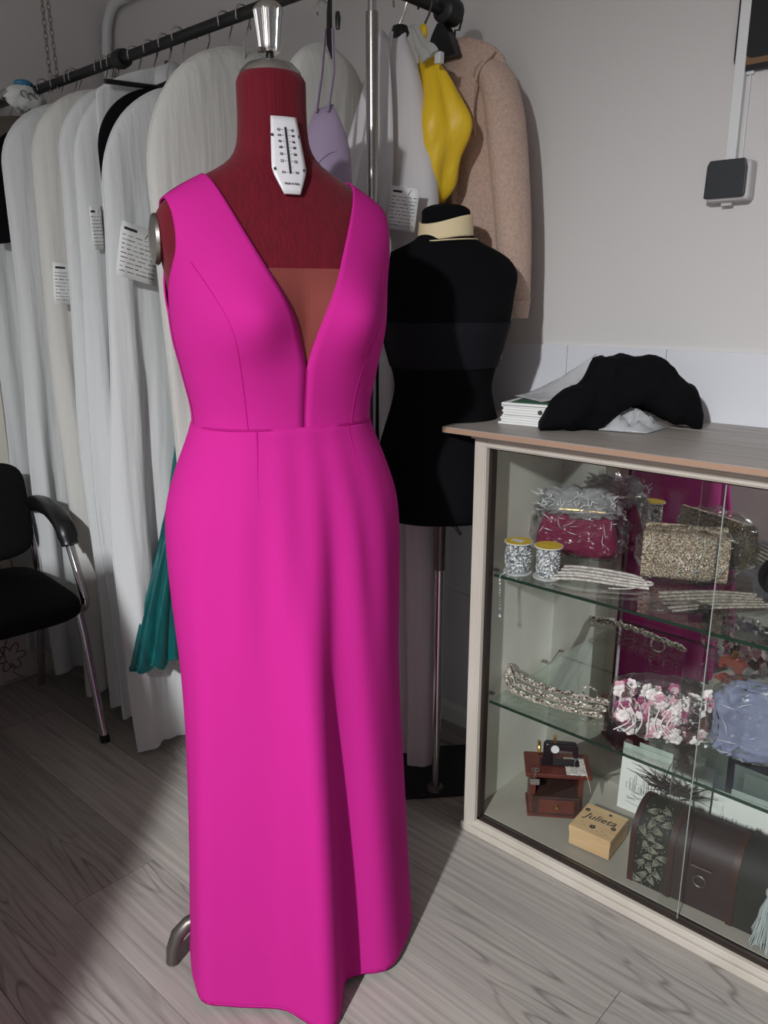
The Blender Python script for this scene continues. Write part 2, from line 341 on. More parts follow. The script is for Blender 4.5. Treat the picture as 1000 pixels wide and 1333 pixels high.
def rrect(x0, x1, z0, z1, r, n=5):
    p = []
    for cx, cz, a0 in ((x1 - r, z0 + r, -90), (x1 - r, z1 - r, 0), (x0 + r, z1 - r, 90), (x0 + r, z0 + r, 180)):
        for i in range(n + 1):
            a = rad(a0 + 90 * i / n); p.append((cx + r * cos(a), cz + r * sin(a)))
    return p
MB().prism(rrect(0, 0.42, 0, 0.55, 0.025), -0.012, 0).build('frame', 'frame_black', pf, smooth=False)
MB().prism(rrect(0.010, 0.41, 0.010, 0.54, 0.02), -0.0135, -0.011).build('inner_edge', 'frame_brown', pf, smooth=False)
MB().prism(rrect(0.021, 0.40, 0.021, 0.53, 0.015), -0.0145, -0.012).build('picture', 'frame_black', pf, smooth=False)

# ------------------------------------------------------------------ dress form and pink dress
DC = vw(-0.172, 1.34); DTURN = 25; DROT = rad(42.3 + DTURN)
NEXP = 2.3
BODY = [(0.72, .17, .12, .11), (0.74, .183, .135, .125), (.814, .195, .14, .135), (.884, .190, .135, .13), (.951, .168, .12, .11), (1.024, .143, .108, .095),
        (1.107, .155, .122, .095), (1.156, .165, .128, .10), (1.205, .170, .130, .105), (1.265, .178, .120, .108), (1.30, .186, .110, .105), (1.335, .186, .095, .095),
        (1.36, .172, .083, .085), (1.38, .145, .073, .076), (1.40, .108, .065, .068), (1.42, .074, .058, .060), (1.44, .058, .054, .055), (1.47, .0525, .0520, .0520), (1.535, .0515, .0515, .0515)]
def spt(tab, phi, z, off=0.0, n=NEXP, bust=0.039):
    hw, hf, hb = interp(tab, z); hw += off; hf += off; hb += off
    s, c_ = sin(phi), cos(phi)
    x = hw * math.copysign(abs(s) ** (2 / n), s)
    y = -(hf if c_ >= 0 else hb) * math.copysign(abs(c_) ** (2 / n), c_)
    if c_ > 0 and bust:
        y -= bust * (exp(-((abs(x) - 0.086) / 0.058) ** 2 - ((z - 1.19) / 0.06) ** 2)) * min(1, c_ * 2)
    return Vector((x, y, z))
df = thing('dress_form', 'dark red tailor dress form with silver finial wearing the pink dress', 'dress form', (DC.x, DC.y, 0), DROT)
zs = [0.72 + (1.535 - 0.72) * i / 90 for i in range(91)]
rows = [[spt(BODY, 2 * pi * j / 64, z) for j in range(64)] for z in zs]
top = [[(0.0515 * (1 - (k / 4) ** 2 * 0.14) * sin(2 * pi * j / 64), -0.0515 * (1 - (k / 4) ** 2 * 0.14) * cos(2 * pi * j / 64), 1.535 + 0.012 * k / 4) for j in range(64)] for k in range(1, 5)]
torso = MB().grid(rows + top, True, True, True).build('torso', 'red_jersey', df, auto=0)
MB().lathe([(0.0475, 1.540), (0.046, 1.549), (0.036, 1.559), (0.018, 1.565), (0.008, 1.566)], 32).build('neck_cap', 'silver', df)
MB().lathe([(0.006, 1.560), (0.006, 1.577)], 16).build('stem', 'black_metal', df)
kn = MB().lathe([(0.013, 1.576), (0.015, 1.579), (0.0152, 1.584), (0.0170, 1.602), (0.0205, 1.628), (0.0212, 1.632)], 96, flute=24, famp=0.09).build('knob', 'silver', df)
MB().lathe([(0.0228, 1.631), (0.0215, 1.636), (0.016, 1.642), (0.008, 1.646), (0.002, 1.647)], 32).build('knob_cap', 'silver', kn)
MB().box(-0.020, -0.010, -0.012, -0.004, 1.573, 1.580).build('set_screw', 'dark_steel', df, smooth=False, bevel=0.001)
# arm plates
for sgn in (-1, 1):
    ap = MB().lathe([(0.002, 0.006), (0.024, 0.005), (0.036, 0.002), (0.038, -0.003), (0.036, -0.006)], 32)
    vs = []
    for v in ap.v:
        vs.append((sgn * (0.189 + v[2]) , 0.005 + v[0] * 0.85, 1.305 + v[1] * 1.0))
    ap.v = vs; ap.build('arm_plate', 'steel', df)
# size scale on the neck
outline = [(-0.0195, 1.478), (0.0195, 1.478), (0.0262, 1.408), (0.0262, 1.400), (0.0125, 1.368), (-0.0125, 1.368), (-0.0262, 1.400), (-0.0262, 1.408)]
def plate_y(z): return -0.0565 - (1.478 - z) * 0.28
pm = MB(); n = len(outline)
bend = lambda x, z, o_: (x, plate_y(z) + 0.5 * abs(x) ** 1.6 * 2.0 - o_, z)
rows = []
for k in range(13):
    t = k / 12; z = 1.478 - 0.110 * t
    hw = interp([(1.368, .0125), (1.400, .0258), (1.408, .0262), (1.478, .0195)], z)[0] if z > 1.408 else (0.0125 + (z - 1.368) / 0.032 * 0.0137 if z < 1.40 else 0.0262)
    rows.append([bend(-hw + 2 * hw * j / 8, z, 0) for j in range(9)])
plate = pm.grid(rows).build('size_scale', 'plate_white', df, solid=0.003)
sl = MB()
sl.grid([[bend(x, z, 0.0022) for x in (-0.0016, 0.0016)] for z in [1.463 - 0.006 * k for k in range(12)]])
sl.build('slot', 'ink', plate, solid=0.0006)
zt = [1.459, 1.451, 1.4425, 1.434, 1.4245, 1.4145, 1.3985]
tk = MB()
for i, z in enumerate(zt):
    for sgn in (-1, 1):
        tk.grid([[bend(sgn * x, z + dz, 0.0020) for x in (0.003, 0.0065)] for dz in (0, 0.0006)])
        if i < 6: tk.grid([[bend(sgn * x, (z + zt[i + 1]) / 2 + dz, 0.0020) for x in (0.003, 0.0045)] for dz in (0, 0.0005)])
        p = bend(sgn * 0.0105, z, 0.0024)
        text('size_number', str(42 + 2 * i), 0.0054, 'ink', plate, Matrix.Translation(p) @ Matrix.Rotation(sgn * 0.12, 4, 'Z') @ Matrix.Rotation(rad(90), 4, 'X'))
tk.build('tick_marks', 'ink', plate, smooth=False)
text('maker_text', 'Made in Italy', 0.0045, 'ink', plate, Matrix.Translation(bend(0, 1.383, 0.003)) @ Matrix.Rotation(rad(90 - 14), 4, 'X'))
for (x, z) in ((-0.021, 1.451), (0.0205, 1.451), (-0.0225, 1.403), (0.0225, 1.403)):
    p = bend(x, z, 0.0025); MB().lathe([(0.0022, -0.0006), (0.0022, 0.0006), (0.0005, 0.0010)], 10, o=p, axis='Y').build('rivet', 'steel', plate)
# stand
MB().lathe([(0.016, 0.06), (0.016, 0.74)], 20).build('pole', 'steel', df)
MB().lathe([(0.03, 0.05), (0.034, 0.06), (0.034, 0.12), (0.02, 0.13)], 20).build('hub', 'dark_steel', df)
for th in (-67, 15, 150):
    a = rad(th - DTURN); d = Vector((sin(a), -cos(a), 0))
    sc_ = 1.0 if th == -67 else 0.82
    pts = [d * r * sc_ + Vector((0, 0, z)) for r, z in ((0.02, .085), (.10, .090), (.18, .088), (.215, .080), (.235, .062), (.245, .035), (.249, 0.004))]
    MB().tube(pts, [.013, .013, .013, .0135, .014, .0135, .012], 12).build('foot', 'dark_steel', df)
# ---- dress
dr = thing('evening_dress', 'long hot pink sleeveless dress with deep V neck on the red form', 'dress', (DC.x, DC.y, 0), DROT)
OFF = 0.005
def phi_of(x, z):
    hw = interp(BODY, z)[0] + OFF; return asin(min(1, (abs(x) / hw)) ** (NEXP / 2))
def zridge(x):
    lo, hi = 1.33, 1.44
    for _ in range(40):
        m = (lo + hi) / 2
        if interp(BODY, m)[0] + OFF > x: lo = m
        else: hi = m
    return lo
ZW = 1.024; xi, xo = 0.116, 0.174
H90 = pi / 2
SIDE = lambda t, z: (t, interp(BODY, z)[0] + OFF, z)
inner_f = [(0, 0, ZW), (1, 0, 1.070), (2, 0.0, 1.115), (3, .022, 1.19), (4, .058, 1.265), (5, .088, 1.33), (6, .106, 1.372), (7, xi, zridge(xi))]
outer_f = [SIDE(0, ZW), SIDE(1, 1.07), SIDE(2, 1.14), SIDE(3, 1.20), (4, .177, 1.245), (5, .170, 1.29), (6, .170, 1.33), (7, xo, zridge(xo))]
inner_b = [(0, 0, ZW), (1, 0, 1.08), (2, 0, 1.15), (3, .04, 1.22), (4, .068, 1.28), (5, .092, 1.335), (6, .106, 1.372), (7, xi, zridge(xi))]
outer_b = [SIDE(0, ZW), SIDE(1, 1.07), SIDE(2, 1.14), SIDE(3, 1.20), (4, .172, 1.245), (5, .162, 1.29), (6, .166, 1.33), (7, xo, zridge(xo))]
def bodice_rows(inn, out, sgn, back=False, nr=120, nc=24):
    rows = []
    for i in range(nr + 1):
        t = 7 * i / nr; t = t if t < 6 else 7 - (7 - t) ** 1.6; a = interp(inn, t); b = interp(out, t); r = []
        pa, pb = phi_of(max(0, a[0]), a[1]), (H90 if t <= 3 else phi_of(b[0], b[1]))
        for j in range(nc + 1):
            q = j / nc; ph = pa + (pb - pa) * q; z = a[1] + (b[1] - a[1]) * q
            if t > 5 and t <= 6: x_ = a[0] + (b[0] - a[0]) * q; ph = ph + (phi_of(x_, z) - ph) * (t - 5)
            if t > 6: x_ = a[0] + (b[0] - a[0]) * q; z = min(z, zridge(x_)) if i < nr else zridge(x_); ph = phi_of(x_, z)
            if back: ph = pi - ph
            r.append(spt(BODY, sgn * ph, z, OFF, bust=0.044))
        rows.append(r)
    return rows
bd = MB()
for sgn in (-1, 1):
    bd.grid(bodice_rows(inner_f, outer_f, sgn)); bd.grid(bodice_rows(inner_b, outer_b, sgn, True))
bod = bd.build('bodice', 'pink_crepe', dr, solid=0.003, auto=0)
# sheer insert in the V
ins = []
for i in range(15):
    z = 1.105 + (1.262 - 1.105) * i / 14; w = interp([(1.09, .004), (1.115, .006), (1.19, .027), (1.265, .064)], z)[0]
    ins.append([spt(BODY, (-1 + 2 * j / 12) * phi_of(w, z), z, 0.0025, bust=0.044) for j in range(13)])
MB().grid(ins).build('mesh_insert', 'brown_mesh', dr)
# seams
def seam(name, pts, r=0.0011, parent=None): return MB().tube(pts, r, 6).build(name, 'pink_seam', parent or dr)
seam('waist_seam', [spt(BODY, 2 * pi * j / 80, ZW - 0.001, OFF + 0.001) for j in range(81)], 0.0013)
seam('front_seam', [spt(BODY, 0, z, OFF + 0.0015, bust=0.044) for z in [ZW + 0.0915 * k / 10 for k in range(11)]], 0.0009)
for sgn in (-1, 1):
    pts = []
    for k in range(25):
        t = k / 24; z = ZW + t * (1.27 - ZW); x = 0.085 + 0.05 * t ** 2.2 + 0.018 * t
        pts.append(spt(BODY, sgn * phi_of(x, z), z, OFF + 0.0012, bust=0.044))
    seam('bust_seam', pts, 0.0011, bod)
SK = [(0.0, .222, .21, .22), (.10, .214, .20, .21), (.187, .210, .19, .195), (.357, .201, .165, .17), (.439, .197, .157, .16), (.518, .197, .152, .155), (.595, .200, .150, .150), (.67, .205, .150, .148),
      (.743, .208, .150, .147), (.814, .207, .148, .145), (.884, .200, .142, .138), (.951, .178, .130, .12), (1.0, .158, .117, .104), (1.026, .149, .114, .101)]
HEM = [(-220, .23), (-180, .23), (-130, .225), (-90, .212), (-65, .216), (-47, .234), (-37, .245), (-27, .226), (-12, .208), (0, .209), (8, .232), (16, .262), (22, .248), (28, .208), (34, .182), (43, .188), (54, .218), (72, .222), (90, .227), (130, .23), (180, .23), (230, .235)]
def skirt_pt(th, z, off=0):
    hw, hf, hb = interp(SK, z); hd = hf if cos(th) >= 0 else hb
    rb = 1.0 / ((abs(sin(th)) / hw) ** 2.15 + (abs(cos(th)) / hd) ** 2.15) ** (1 / 2.15)
    thc = math.degrees(th) + DTURN
    if thc > 180: thc -= 360
    hem = interp(HEM, thc)[0]; sc = interp([(0, 1.0), (.3, .93), (.7, .86), (1.03, .8)], z)[0]
    w = smooth01((0.95 - z) / 0.88) ** 0.62
    r = rb * (1 - w) + hem * sc * w
    g = exp(-((z - 0.80) / 0.16) ** 2) * max(0, cos(th)) ** 2
    r += 0.0034 * g * sin(th * 16 + 0.8) + 0.002 * exp(-((z - .35) / .3) ** 2) * sin(5 * th + 3 * z)
    return Vector(((r + off) * sin(th), -(r + off) * cos(th), z))
NS = 160; rows = []
for i in range(101):
    t = i / 100; row_ = []
    for j in range(NS):
        th = 2 * pi * j / NS
        if th > pi: th -= 2 * pi
        zb = 0.012 + 0.004 * sin(3 * th)
        row_.append(skirt_pt(th, zb + (1.0255 - zb) * t))
    rows.append(row_)
sko = MB().grid(rows, True).build('skirt', 'pink_crepe', dr, solid=0.003, auto=0)
for th0 in (-0.62, 0.66):
    MB().tube([skirt_pt(th0 + 0.05 * (1.024 - z) / .12 * (1 if th0 < 0 else 0.6), z, 0.0012) for z in [1.024 - 0.115 * k / 10 for k in range(11)]], [0.0016 - 0.00012 * k for k in range(11)], 6).build('dart', 'pink_seam', sko)
MB().tube([skirt_pt(2 * pi * j / 90 if j <= 45 else 2 * pi * j / 90 - 2 * pi, 0.016 + 0.004 * sin(6 * pi * j / 90), 0.0006) for j in range(91)], 0.0016, 5).build('hem_edge', 'pink_crepe', sko)

# ------------------------------------------------------------------ black dress form
BB = [(0.738, 0.13, 0.115, 0.11), (0.75, 0.142, 0.125, 0.12), (0.82, 0.148, 0.13, 0.125), (0.9, 0.14, 0.12, 0.115), (1.0, 0.112, 0.1, 0.09), (1.04, 0.108, 0.097, 0.085), (1.12, 0.128, 0.115, 0.09), (1.18, 0.142, 0.122, 0.095), (1.225, 0.15, 0.105, 0.1), (1.27, 0.156, 0.09, 0.09), (1.3, 0.138, 0.075, 0.08), (1.32, 0.105, 0.066, 0.07), (1.335, 0.072, 0.058, 0.06), (1.35, 0.056, 0.052, 0.053), (1.375, 0.051, 0.05, 0.05), (1.395, 0.0505, 0.05, 0.05)]
bp_ = thing('dress_form', 'black dress form with cream neck band beside the display cabinet', 'dress form', (-1.108, 1.412, 0), rad(42.3 + 6))
rows = [[spt(BB, 2 * pi * j / 56, 0.738 + (1.395 - 0.738) * i / 70, bust=0.02) for j in range(56)] for i in range(71)]
for k in range(1, 6):
    t = k / 5; rows.append([(0.0505 * sqrt(1 - t * t * .97) * sin(2 * pi * j / 56), -0.0505 * sqrt(1 - t * t * .97) * cos(2 * pi * j / 56), 1.395 + 0.016 * t) for j in range(56)])
MB().grid(rows, True, True, True).build('torso', 'black_fabric', bp_, auto=0)
rows = []
for k in range(9):
    t = k / 8
    rows.append([(0.0535 * sin(a) * (1.02 + 0.06 * (1 - t)), -0.0535 * cos(a) * (1.02 + 0.06 * (1 - t)), 1.340 + 0.004 * sin(2 * a) + t * (0.032 + 0.016 * (0.5 + 0.5 * sin(a - 0.5)))) for a in [2 * pi * j / 48 for j in range(48)]])
MB().grid(rows, True).build('neck_band', 'cream_band', bp_, solid=0.004, auto=0)
MB().tube([(0.068 * sin(a), -0.064 * cos(a), 1.336 + 0.004 * sin(a)) for a in [2 * pi * j / 40 for j in range(41)]], 0.0014, 6).build('piping', 'cream_band', bp_)
rows = [[spt(BB, 2 * pi * j / 56, z, 0.003, bust=0.02) for j in range(56)] for z in [1.075 + 0.012 * k for k in range(9)]]
MB().grid(rows, True).build('bust_band', 'black_band', bp_, auto=0)
MB().lathe([(0.0135, 0.60), (0.0135, 0.745)], 16).build('sleeve', 'dark_steel', bp_)
MB().lathe([(0.011, 0.012), (0.011, 0.62)], 16).build('pole', 'chrome', bp_)
kb = MB().tube([(0.013, -0.01, .715), (0.03, -0.02, .712), (0.045, -0.02, .69)], [.005, .005, .004], 8).build('clamp_lever', 'dark_steel', bp_)
MB().box(-0.15, 0.18, -0.028, 0.20, 0, 0.008).build('base_plate', 'black_metal', bp_, smooth=False, bevel=0.002)
MB().lathe([(0.022, 0.008), (0.02, 0.016), (0.012, 0.02)], 16).build('collar', 'dark_steel', bp_)

# ------------------------------------------------------------------ display cabinet
X0, X1, Y0, Y1, ZT = -0.968, 0.30, 1.345, 1.722, 0.951
cb = thing('display_cabinet', 'white wooden display cabinet with glass front, glass shelves and mirrored back', 'cabinet', (X0, Y0, 0))
def cbox(name, m, x0, x1, y0, y1, z0, z1, parent=cb, bevel=0.0015, label=None):
    return MB().box(x0 - X0, x1 - X0, y0 - Y0, y1 - Y0, z0, z1).build(name, m, parent, smooth=False, bevel=bevel, label=label)
cbox('post', 'white_paint', X0, X0 + 0.030, Y0, Y0 + 0.035, 0.0, ZT)
cbox('post', 'white_paint', X1 - 0.03, X1, Y0, Y0 + 0.035, 0.0, ZT)
cbox('post', 'white_paint', X0, X0 + 0.02, Y1 - 0.02, Y1, 0.0, ZT)
cbox('post', 'white_paint', X1 - 0.02, X1, Y1 - 0.02, Y1, 0.0, ZT)
cbox('top_rail', 'white_paint', X0 + 0.03, X1 - 0.03, Y0 + 0.001, Y0 + 0.034, 0.921, ZT)
cbox('top_moulding', 'white_paint', X0 - 0.006, X1 + 0.006, Y0 - 0.006, Y0 + 0.02, 0.938, ZT)
cbox('bottom_rail', 'white_paint', X0 + 0.03, X1 - 0.03, Y0 + 0.001, Y0 + 0.034, 0.0, 0.032)
cbox('bottom_moulding', 'white_paint', X0 - 0.006, X1 + 0.006, Y0 - 0.006, Y0 + 0.004, 0.0, 0.018)
cbox('bead_moulding', 'white_paint', X0 + 0.022, X0 + 0.028, Y0 - 0.003, Y0 + 0.003, 0.026, 0.926)
cbox('bead_moulding', 'white_paint', X0 + 0.022, X1 - 0.022, Y0 - 0.003, Y0 + 0.003, 0.022, 0.028)
cbox('bead_moulding', 'white_paint', X0 + 0.022, X1 - 0.022, Y0 - 0.003, Y0 + 0.003, 0.924, 0.930)
for q in ((X0 + 0.0295, X0 + 0.0375, 0.030, 0.922), (X1 - 0.0375, X1 - 0.0295, 0.030, 0.922)): cbox('track', 'gasket', q[0], q[1], Y0 + 0.012, Y0 + 0.030, q[2], q[3], bevel=0)
cbox('track', 'gasket', X0 + 0.03, X1 - 0.03, Y0 + 0.012, Y0 + 0.030, 0.031, 0.039, bevel=0)
cbox('track_lip', 'steel', X0 + 0.03, X1 - 0.03, Y0 + 0.0185, Y0 + 0.0205, 0.031, 0.042, bevel=0)
cbox('track', 'gasket', X0 + 0.03, X1 - 0.03, Y0 + 0.012, Y0 + 0.030, 0.917, 0.922, bevel=0)
cbox('side_panel', 'side_paint', X0 - 0.001, X0 + 0.008, Y0 + 0.03, Y1, 0.0, ZT)
cbox('side_panel', 'side_paint', X1 - 0.008, X1 + 0.001, Y0 + 0.03, Y1, 0.0, ZT)
cbox('base_board', 'base_paint', X0 + 0.008, X1 - 0.008, Y0 + 0.03, Y1, 0.018, 0.040)
cbox('back_mirror', 'mirror', X0 + 0.008, X1 - 0.008, 1.698, 1.703, 0.040, 0.945, bevel=0, label='mirrored back panel')
cbox('back_panel', 'wood_dark', X0 + 0.001, X1 - 0.001, 1.704, 1.716, 0.02, ZT, bevel=0)
cbox('glass_pane', 'glass_pane', X0 + 0.035, -0.456, Y0 + 0.013, Y0 + 0.017, 0.037, 0.92, bevel=0)
cbox('glass_pane', 'glass_pane', -0.50, X1 - 0.035, Y0 + 0.023, Y0 + 0.027, 0.037, 0.92, bevel=0)
cbox('pane_edge', 'pane_edge', -0.4566, -0.4558, Y0 + 0.0128, Y0 + 0.0172, 0.040, 0.918, bevel=0)
TS, MS = 0.640, 0.336
for zt_ in (TS, MS):
    sh = cbox('glass_shelf', 'glass_shelf', X0 + 0.0385, X1 - 0.03, Y0 + 0.034, 1.697, zt_ - 0.006, zt_, bevel=0)
    cbox('shelf_edge', 'glass_edge', X0 + 0.0385, X1 - 0.03, Y0 + 0.0325, Y0 + 0.0345, zt_ - 0.006, zt_, parent=sh, bevel=0)
    for yy in (1.42, 1.65): cbox('shelf_support', 'steel', X0 + 0.008, X0 + 0.020, yy, yy + 0.01, zt_ - 0.012, zt_ - 0.0065)
# plank top, left edge cut on the slant
tb = MB().prism([(-1.017 - X0, 1.298 - Y0), (X1 + 0.04 - X0, 1.298 - Y0), (X1 + 0.04 - X0, 1.600 - Y0), (-1.074 - X0, 1.600 - Y0)], ZT, ZT + 0.012, 'xy').build('top_board', 'top_wood', cb, smooth=False)
MB().prism([(-1.0745 - X0, 1.6015 - Y0), (X1 + 0.04 - X0, 1.6015 - Y0), (X1 + 0.04 - X0, 1.733 - Y0), (-1.096 - X0, 1.733 - Y0)], ZT, ZT + 0.0125, 'xy').build('top_board', 'top_wood', cb, smooth=False)
MB().prism([(-1.0170 - X0, 1.2972 - Y0), (X1 + 0.04 - X0, 1.2972 - Y0), (X1 + 0.04 - X0, 1.2985 - Y0), (-1.0170 - X0, 1.2985 - Y0)], ZT + 0.0008, ZT + 0.0105, 'xy').build('edge_strip', 'wood_edge', tb, smooth=False)

# ------------------------------------------------------------------ on the cabinet top
ZTOP = ZT + 0.0122
zz = ZTOP; rnd = random.Random(3)
for i in range(9):
    h = 0.0052
    sh = MB().box(-0.075, 0.075, -0.105, 0.105, 0.0002, h).build('booklet', 'paper', None, smooth=False, bevel=0.0012)
    sh.location = (-0.885 + rnd.uniform(-.004, .004) + (-0.006 if i == 0 else 0), 1.520 + rnd.uniform(-.004, .004), zz); sh.rotation_euler = (0, 0, rad(8 + rnd.uniform(-2.5, 2.5))); zz += h
    nm = ['lowest', 'second', 'third', 'fourth', 'fifth', 'sixth', 'seventh', 'eighth', 'topmost'][i]
    tag(sh, f'white paper booklet, {nm} from the bottom of the stack on the cabinet' if 0 < i < 8 else f'white paper booklet, {nm} of the stack on the cabinet', 'booklet', 'paper booklets stacked on the cabinet')
gf = MB().box(-0.07, 0.085, -0.10, 0.10, 0.0002, 0.002).build('folder', 'green_card', None, smooth=False); gf.location = (-0.875, 1.52, zz); gf.rotation_euler = (0, 0, rad(12)); tag(gf, 'dark green folder lying on top of the paper stack', 'folder')
rows = []
for i in range(17):
    t = i / 16; r = []
    for j in range(13):
        q = j / 12; wd = 0.13 * (1 - 0.72 * t ** 1.5)
        r.append((-0.085 + 0.105 * t + 0.8 * wd * q, -0.06 + 0.18 * t - 0.45 * wd * (q - .5), 0.002 + 0.080 * t ** 1.5 + 0.006 * sin(5 * q + 2 * t) * t + 0.004 * nz(i * .5, j * .6, 3) * t))
    rows.append(r)
clear('film_grey', (0.80, 0.81, 0.82, 1), 0.15, 1.5, bump=(25, 0.8, 0.02), haze=0.40)
ps = MB().grid(rows).build('plastic_sleeve', 'film_grey', None, solid=0.0008); ps.location = (-0.885, 1.52, zz + 0.002); tag(ps, 'clear plastic sleeve curling up off the paper stack', 'sleeve')
# black garment: a limp folded piece standing in an arch
bg = MB(); path = [(-0.835, 1.405, .975), (-0.812, 1.425, 1.000), (-0.800, 1.475, 1.035), (-0.775, 1.530, 1.052), (-0.735, 1.565, 1.062), (-0.690, 1.590, 1.055), (-0.655, 1.605, 1.035), (-0.640, 1.610, 1.005), (-0.650, 1.600, 0.975)]
def cr_path(P, n):
    T = [(i,) + tuple(p) for i, p in enumerate(P)]
    return [Vector(interp(T, (len(P) - 1) * k / n)) for k in range(n + 1)]
TOPZ = [(0, .978), (.08, 1.020), (.2, 1.048), (.3, 1.062), (.38, 1.094), (.5, 1.108), (.65, 1.104), (.8, 1.078), (.92, 1.045), (1, 1.0)]
LOWZ = [(0, ZTOP), (.38, ZTOP), (.46, .982), (.55, 1.004), (.65, 1.004), (.74, .985), (.82, ZTOP), (1, ZTOP)]
PX = [(0, -0.848, 1.398), (.2, -0.806, 1.432), (.4, -0.775, 1.500), (.6, -0.715, 1.560), (.8, -0.655, 1.600), (1, -0.612, 1.628)]
HWID = [(0, .030), (.15, .050), (.4, .056), (.7, .050), (.9, .046), (1, .022)]
rows = []
for k in range(61):
    t = k / 60; zt_, zl_ = interp(TOPZ, t)[0], max(ZTOP, interp(LOWZ, t)[0]); px_, py_ = interp(PX, t); hw_ = interp(HWID, t)[0]
    side = Vector((0.60, -0.80, 0)); row_ = []
    for j in range(40):
        a = 2 * pi * j / 40; ca, sa = cos(a), sin(a)
        q = Vector((px_, py_, (zt_ + zl_) / 2)) + side * hw_ * math.copysign(abs(ca) ** .7, ca) + Vector((0, 0, 1)) * (zt_ - zl_) / 2 * math.copysign(abs(sa) ** .75, sa)
        c0 = Vector((px_, py_, (zt_ + zl_) / 2))
        q += (q - c0) * (0.30 * nz(q.x * 16, q.y * 16, q.z * 16) + 0.14 * abs(nz(q.x * 40, q.y * 40, q.z * 40)))
        q.z = max(q.z, ZTOP + 0.0008); row_.append(q)
    rows.append(row_)
o = bg.grid(rows, True, True, True).build('folded_garment', 'black_fabric', None, auto=0); tag(o, 'crumpled black garment heaped on the cabinet top', 'garment')
gl_ = MB().box(-0.712, -0.692, 1.555, 1.558, 1.086, 1.098).build('care_tag', 'paper', o, smooth=False)
MB().lathe([(0.005, 0), (0.005, 0.002)], 12, o=(-0.842, 1.388, 0.998), axis='Y').build('button', 'dark_steel', o)
rows = []
for i in range(20):
    rows.append([(-0.775 + 0.115 * i / 19, 1.455 + 0.11 * j / 13 + 0.03 * i / 19, ZTOP + 0.002 + 0.038 * sin(pi * min(1, max(0, (i - 1) / 18))) * sin(pi * j / 13) * (0.75 + 0.9 * nz(i * .45, j * .5, 1.3)) ) for j in range(14)])
o = MB().grid(rows).build('plastic_wrap', 'film_grey', None, solid=0.0008); tag(o, 'crumpled clear plastic wrap tucked under the black garment', 'wrap')

# ------------------------------------------------------------------ clothes rails
RZ, RY, BX = 1.83, 1.27, -1.235
cr_ = thing('clothes_rail', 'black clothes rail with chrome post and a short wall-side bar', 'clothes rail', (BX, RY, 0))
MB().tube([(XL + 0.002 - BX, 0, RZ), (0.0, 0, RZ)], 0.0135, 14).build('long_bar', 'black_metal', cr_)
MB().tube([(0, -0.30, RZ), (0, 0.27, RZ)], 0.0125, 14).build('short_bar', 'black_metal', cr_)
MB().lathe([(0.010, -0.03), (0.027, -0.022), (0.032, 0.0), (0.028, 0.02), (0.012, 0.03)], 18, o=(0.004, 0.295, RZ), axis='Y').build('end_cap', 'black_plastic', cr_)
MB().lathe([(0.022, -0.02), (0.025, 0), (0.022, 0.02)], 16, o=(-0.86 , 0, RZ), axis='X').build('bar_joint', 'black_metal', cr_)
MB().tube([(0.02, 0.03, 1.76), (0.02, 0.03, RZ)], 0.0085, 14).build('inner_post', 'chrome', cr_)
MB().tube([(0.02, 0.03, 0.02), (0.02, 0.03, 1.765)], 0.0125, 14).build('post', 'steel', cr_)
MB().lathe([(0.03, 0.0), (0.03, 0.012), (0.016, 0.02)], 24, o=(0.02, 0.03, 0)).build('post_foot', 'black_metal', cr_)
# chain from the ceiling to the rail
ch = thing('rail_chain', 'thin steel chain holding up the far end of the black rail', 'chain', (-2.49, RY, RZ))
for k, (dx, dx2) in enumerate(((-0.02, 0.0), (-0.01, 0.045))):
    m = MB(); n = 46
    for i in range(n):
        t = i / n; c0 = Vector((dx2 + (dx - dx2) * t, 0, -0.015 + 0.79 * t)); u = Vector((1, 0, 0)) if i % 2 else Vector((0, 1, 0))
        m.tube([c0 + u * 0.0055 * cos(a) + Vector((0, 0, 1)) * (0.0115 * sin(a) + 0.008) for a in [2 * pi * q / 8 for q in range(9)]], 0.0016, 5, False)
    m.build('chain_strand', 'steel', ch)
def hook(parent, ztop, m='chrome', along='y', dy=0.0):
    P = [(dy, ztop - 0.01), (dy, ztop + 0.3 * (RZ - ztop)), (dy + 0.012, RZ - 0.030), (dy + 0.0195, RZ - 0.010)] + [(dy + 0.0195 * cos(a), RZ + 0.0195 * sin(a)) for a in [pi * k / 8 for k in range(9)]] + [(dy - 0.018, RZ - 0.014)]
    P = [((0, p[0], p[1]) if along == 'y' else (p[0], 0, p[1])) for p in P]
    return MB().tube(P, 0.0024, 6).build('hook', m, parent)
